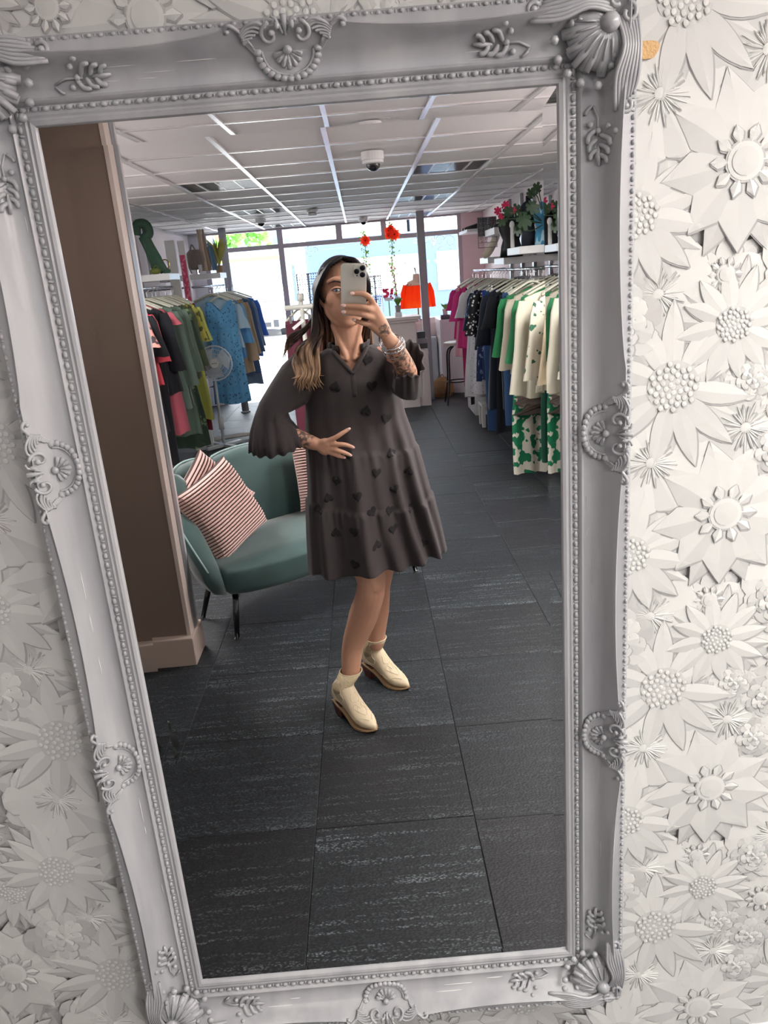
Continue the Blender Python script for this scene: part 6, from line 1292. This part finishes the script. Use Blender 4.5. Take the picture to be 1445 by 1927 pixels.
# bracelets on the raised wrist
ax = (Vector((0.097,1.25,1.315)) - Vector((0.071,1.185,1.366))).normalized(); wc = Vector((0.081,1.21,1.346)); u = ax.orthogonal().normalized(); w_ = ax.cross(u)
for k in range(3):
    b = B(); c = wc + ax * (.010 * (k - 1)) ; tl = (k - 1) * .35; R0 = .0285 + .002 * k
    if k == 1:
        for i in range(22):
            a = 2 * PI * i / 22; p = c + u * cos(a) * R0 + w_ * sin(a) * R0; tg = (w_ * cos(a) - u * sin(a)).normalized(); nrm = (u * cos(a) + w_ * sin(a)) if i % 2 else ax
            b.tube([tuple(p + tg * .0062 * cos(t) + nrm * .0038 * sin(t)) for t in [j * PI / 5 for j in range(10)]], .0014, 5, close=True)
        part(b, 'chain_bracelet', chrome, woman, smooth=True)
    else:
        b.tube([tuple(c + u * cos(a) * R0 + w_ * sin(a) * R0 + ax * .012 * sin(a + k) * (1 if k else -1)) for a in [j * PI / 16 for j in range(32)]], .0022, 7, close=True); b.tube([tuple(c + u * cos(a) * (R0 + .003) + w_ * sin(a) * (R0 + .003) + ax * .016 * cos(a + k * 2)) for a in [j * PI / 16 for j in range(32)]], .0016, 6, close=True); part(b, 'bangle', chrome, woman, smooth=True)
hp = (0.055,1.16,1.339); b = B(); pts = []
for i in range(20): t = 2 * PI * i / 20; pts.append((hp[0] + .009 * 16 * sin(t) ** 3 / 17, hp[1], hp[2] + .010 * (13 * cos(t) - 5 * cos(2 * t) - 2 * cos(3 * t) - cos(4 * t)) / 17))
b.slab(pts, (0, 1, 0), .0016); part(b, 'heart_charm', chrome, woman)

# ---------------------------------------------------------------- boots
bsk = mat('boot_cream', hx('#d9c6a6'), .7, bump=.1, bscale=120); bkn = mat('boot_scaled', hx('#cdb997'), .75, bump=1.0, bscale=170, col2=None); sole_m = mat('sole_tan', hx('#a98b66'), .6); heel_m = mat('heel_wood', hx('#5a2c20'), .4, var=.3, vscale=60, stretch=(1, 1, 8))
def boot(hl, toe, anktop, yaw_extra=0):
    hl, toe = Vector((hl[0], hl[1], 0)), Vector((toe[0], toe[1], 0)); d = (toe - hl); Lh = d.length; d.normalize(); s = Vector((-d.y, d.x, 0)); kx = Lh / .222
    def W(a, l, z): p = hl + d * a * kx + s * l; return (p.x, p.y, z)
    b = B(); prof = [(-.002, .016, .060, .100), (.004, .026, .057, .125), (.020, .031, .054, .150), (.045, .033, .051, .160), (.075, .033, .044, .148), (.100, .034, .032, .118), (.125, .037, .018, .088), (.150, .0385, .009, .066), (.175, .035, .007, .052), (.198, .024, .008, .041), (.214, .012, .010, .030), (.221, .004, .012, .022)]
    b.loft([[W(a, w_ * cos(t) * (1 - .25 * max(0, sin(t)) ** 2 * (a > .08)), zb + (zt - zb) * (.5 + .5 * math.copysign(abs(sin(t)) ** .8, sin(t)))) for t in [i * PI / 10 for i in range(20)]] for a, w_, zb, zt in prof])
    at_ = Vector(anktop); c0 = Vector(W(.042, 0, .075)); c1 = Vector(W(.046, 0, .12))
    hr = lambda c, rx: [(c[0] + rx * cos(t), c[1] + rx * sin(t), c[2]) for t in [i * PI / 14 for i in range(28)]]
    cA_ = c1 * .5 + at_ * .5; cA_.z = (c1.z + at_.z) / 2; b.loft([hr(c0, .030), hr(c1, .0355), hr(cA_, .0355), hr(at_ - Vector((0, 0, .012)), .0385)])
    o = part(b, 'boot', bsk, woman, smooth=True); voxel(o, .0022, 8); o.data.materials.clear(); o.data.materials.append(bsk)
    b = B(); b.loft([hr(c1 - Vector((0, 0, .012)), .0345), hr(c1 + Vector((0, 0, .010)), .0372), hr(cA_, .0376), hr(at_, .0405)], cap=False); q = part(b, 'boot_shaft', bkn, o, org=PR, smooth=True); m_ = q.modifiers.new('t', 'SOLIDIFY'); m_.thickness = .002; m_.offset = 1
    b = B(); b.tube([(at_.x + .0410 * cos(t), at_.y + .0410 * sin(t), at_.z) for t in [i * PI / 14 for i in range(28)]], .0022, 6, close=True); part(b, 'top_binding', bsk, o, org=PR, smooth=True)
    b = B(); b.loft([[W(a, w_ * (1 if sg > 0 else -1) * 1, z) for a, w_, sg in ((a0, w0, 1), (a1, w1, 1), (a1, w1, -1), (a0, w0, -1))] for z, a0, a1, w0, w1 in ((0, .006, .046, .017, .021), (.025, .001, .050, .020, .024), (.058, -.003, .060, .024, .030))]); part(b, 'heel', heel_m, o, org=PR, bevel=.003)
    b = B(); b.loft([[W(a, w_, z0), W(a, -w_, z0), W(a, -w_, z1), W(a, w_, z1)] for a, w_, z0, z1 in ((-.004, .022, .053, .060), (.04, .033, .049, .056), (.075, .034, .038, .048), (.10, .035, .022, .034), (.125, .0385, .006, .018), (.15, .0405, .001, .010), (.18, .036, .001, .009), (.202, .025, .003, .010), (.217, .012, .006, .013), (.225, .003, .009, .015))]); part(b, 'sole', sole_m, o, org=PR, bevel=.001)
    # stitched western scrolls and the inset panel piping
    tree = BVHTree.FromPolygons([v.co.copy() for v in o.data.vertices], [p.vertices[:] for p in o.data.polygons])
    def on(p, off=.0006):
        q = Vector((p[0] - PR[0], -(p[1] - PR[1]), p[2])); h = tree.find_nearest(q); n_ = h[0] + (h[1]) * off; return (n_.x + PR[0], PR[1] - n_.y, n_.z)
    st = B()
    for sg in (-1, 1):
        for pts in (((.205, .012, .06), (.180, .030, .06), (.150, .040, .04), (.120, .045, .05), (.095, .045, .04), (.06, .045, .06), (.02, .045, .08)), ((.19, .006, .08), (.165, .022, .08), (.150, .012, .09), (.165, .006, .09)), ((.165, .024, .08), (.14, .030, .08), (.135, .016, .09), (.15, .010, .09)), ((.14, .006, .10), (.125, .022, .10), (.11, .012, .12))):
            st.tube([on(W(a, l * sg, z)) for a, l, z in [tuple(p) for p in bez(pts, 4)]], .0010, 5)
        for pts in (((.020, .04, .165), (.018, .045, .12), (.040, .05, .080), (.070, .05, .075), (.085, .045, .10), (.070, .04, .115), (.075, .04, .14)),):
            st.tube([on(W(a, l * sg, z)) for a, l, z in [tuple(p) for p in bez(pts, 5)]], .0016, 5)
    part(st, 'stitching', mat('boot_thread', hx('#e9dcc2'), .6), o, org=PR, smooth=True)
    pp = B()
    for sg in (-1, 1):
        pts = [on(W(a, .05 * sg, z), .0009) for a, z in ((.030, .15), (.024, .12), (.034, .095), (.052, .084), (.070, .086), (.078, .100), (.066, .112), (.062, .13))]
        c = on(W(.048, .05 * sg, .115), .0012); k = len(pts); pp.add([c] + pts, [(0, i + 1, (i + 1) % k + 1) for i in range(k)] if sg > 0 else [(0, (i + 1) % k + 1, i + 1) for i in range(k)])
    part(pp, 'scaled_panel', bkn, o, org=PR, smooth=True)
    return o
boot((-.214, 1.428), (-.076, 1.268), (-0.152,1.415,0.172)); boot((-.105, 1.690), (.058, 1.538), (-0.054,1.625,0.191))

# ---------------------------------------------------------------- phone (the camera looks out beside its lenses)
pr, pu, pf_ = Vector((.99637, .0314, -.0790)), Vector((.0848, -.2955, .9516)), Vector((.00655, -.9548, -.2970)); pc = Vector((0, 1.10, 1.55)) - pr * .014 - pu * .047 - pf_ * .016
phone = root('phone', tuple(pc), 'silver white smartphone with three lenses held up in front of her face', 'phone'); Mp = Matrix((pr, pu, pf_)).transposed()
def rr_(hw, hh, r, z, n=6):
    out = []
    for cx, cy, a0 in ((hw - r, hh - r, 0), (-hw + r, hh - r, PI / 2), (-hw + r, -hh + r, PI), (hw - r, -hh + r, 1.5 * PI)):
        for i in range(n + 1): a = a0 + PI / 2 * i / n; out.append((cx + r * cos(a), cy + r * sin(a), z))
    return out
def PW(ring, off=(0, 0)): return [tuple(pc + Mp @ Vector((p[0] + off[0], p[1] + off[1], p[2]))) for p in ring]
ph_w = mat('phone_back', hx('#d8d5cc'), .25, coat=.6); b = B(); b.loft([PW(rr_(.0345, .0725, .010, -.004)), PW(rr_(.0355, .0735, .011, -.0030)), PW(rr_(.0355, .0735, .011, .0030)), PW(rr_(.0345, .0725, .010, .004))]); part(b, 'phone_case', ph_w, phone)
b = B(); b.loft([PW(rr_(.0358, .0738, .0112, -.0026)), PW(rr_(.0358, .0738, .0112, .0026))], cap=False); part(b, 'metal_band', mat('phone_band', (.5, .5, .48), .2, 1.0), phone)
b = B(); b.loft([PW(rr_(.0330, .0710, .009, -.0044)), PW(rr_(.0330, .0710, .009, -.0040))]); part(b, 'screen', black, phone)
b = B(); b.loft([PW(rr_(.0172, .0180, .006, .004), (.0165, .0530)), PW(rr_(.0168, .0176, .006, .0056), (.0165, .0530))]); bump = part(b, 'lens_plateau', ph_w, phone)
for x, y in ((.0085, .0530), (.0245, .0625), (.0245, .0440)):
    def ringp(r, z): return [tuple(pc + Mp @ Vector((x + r * cos(a), y + r * sin(a), z))) for a in [i * PI / 12 for i in range(24)]]
    b = B(); b.loft([ringp(.0072, .0056), ringp(.0072, .0078), ringp(.0064, .0080)]); part(b, 'lens_ring', mat('lens_rim', (.05, .05, .055), .25, 1.0), bump, org=phone['org']); b = B(); b.loft([ringp(.0058, .0080), ringp(.0050, .0084)]); part(b, 'lens_glass', mat('lens_glass', (.006, .008, .02), .05, coat=1), bump, org=phone['org'])
b = B(); b.loft([[tuple(pc + Mp @ Vector((.0095 + .0022 * cos(a), .0415 + .0022 * sin(a), z))) for a in [i * PI / 8 for i in range(16)]] for z in (.0056, .0060)]); part(b, 'sensor_dot', black, bump, org=phone['org'])
for i_, k_, l_ in LV: louvre(i_, k_, l_)
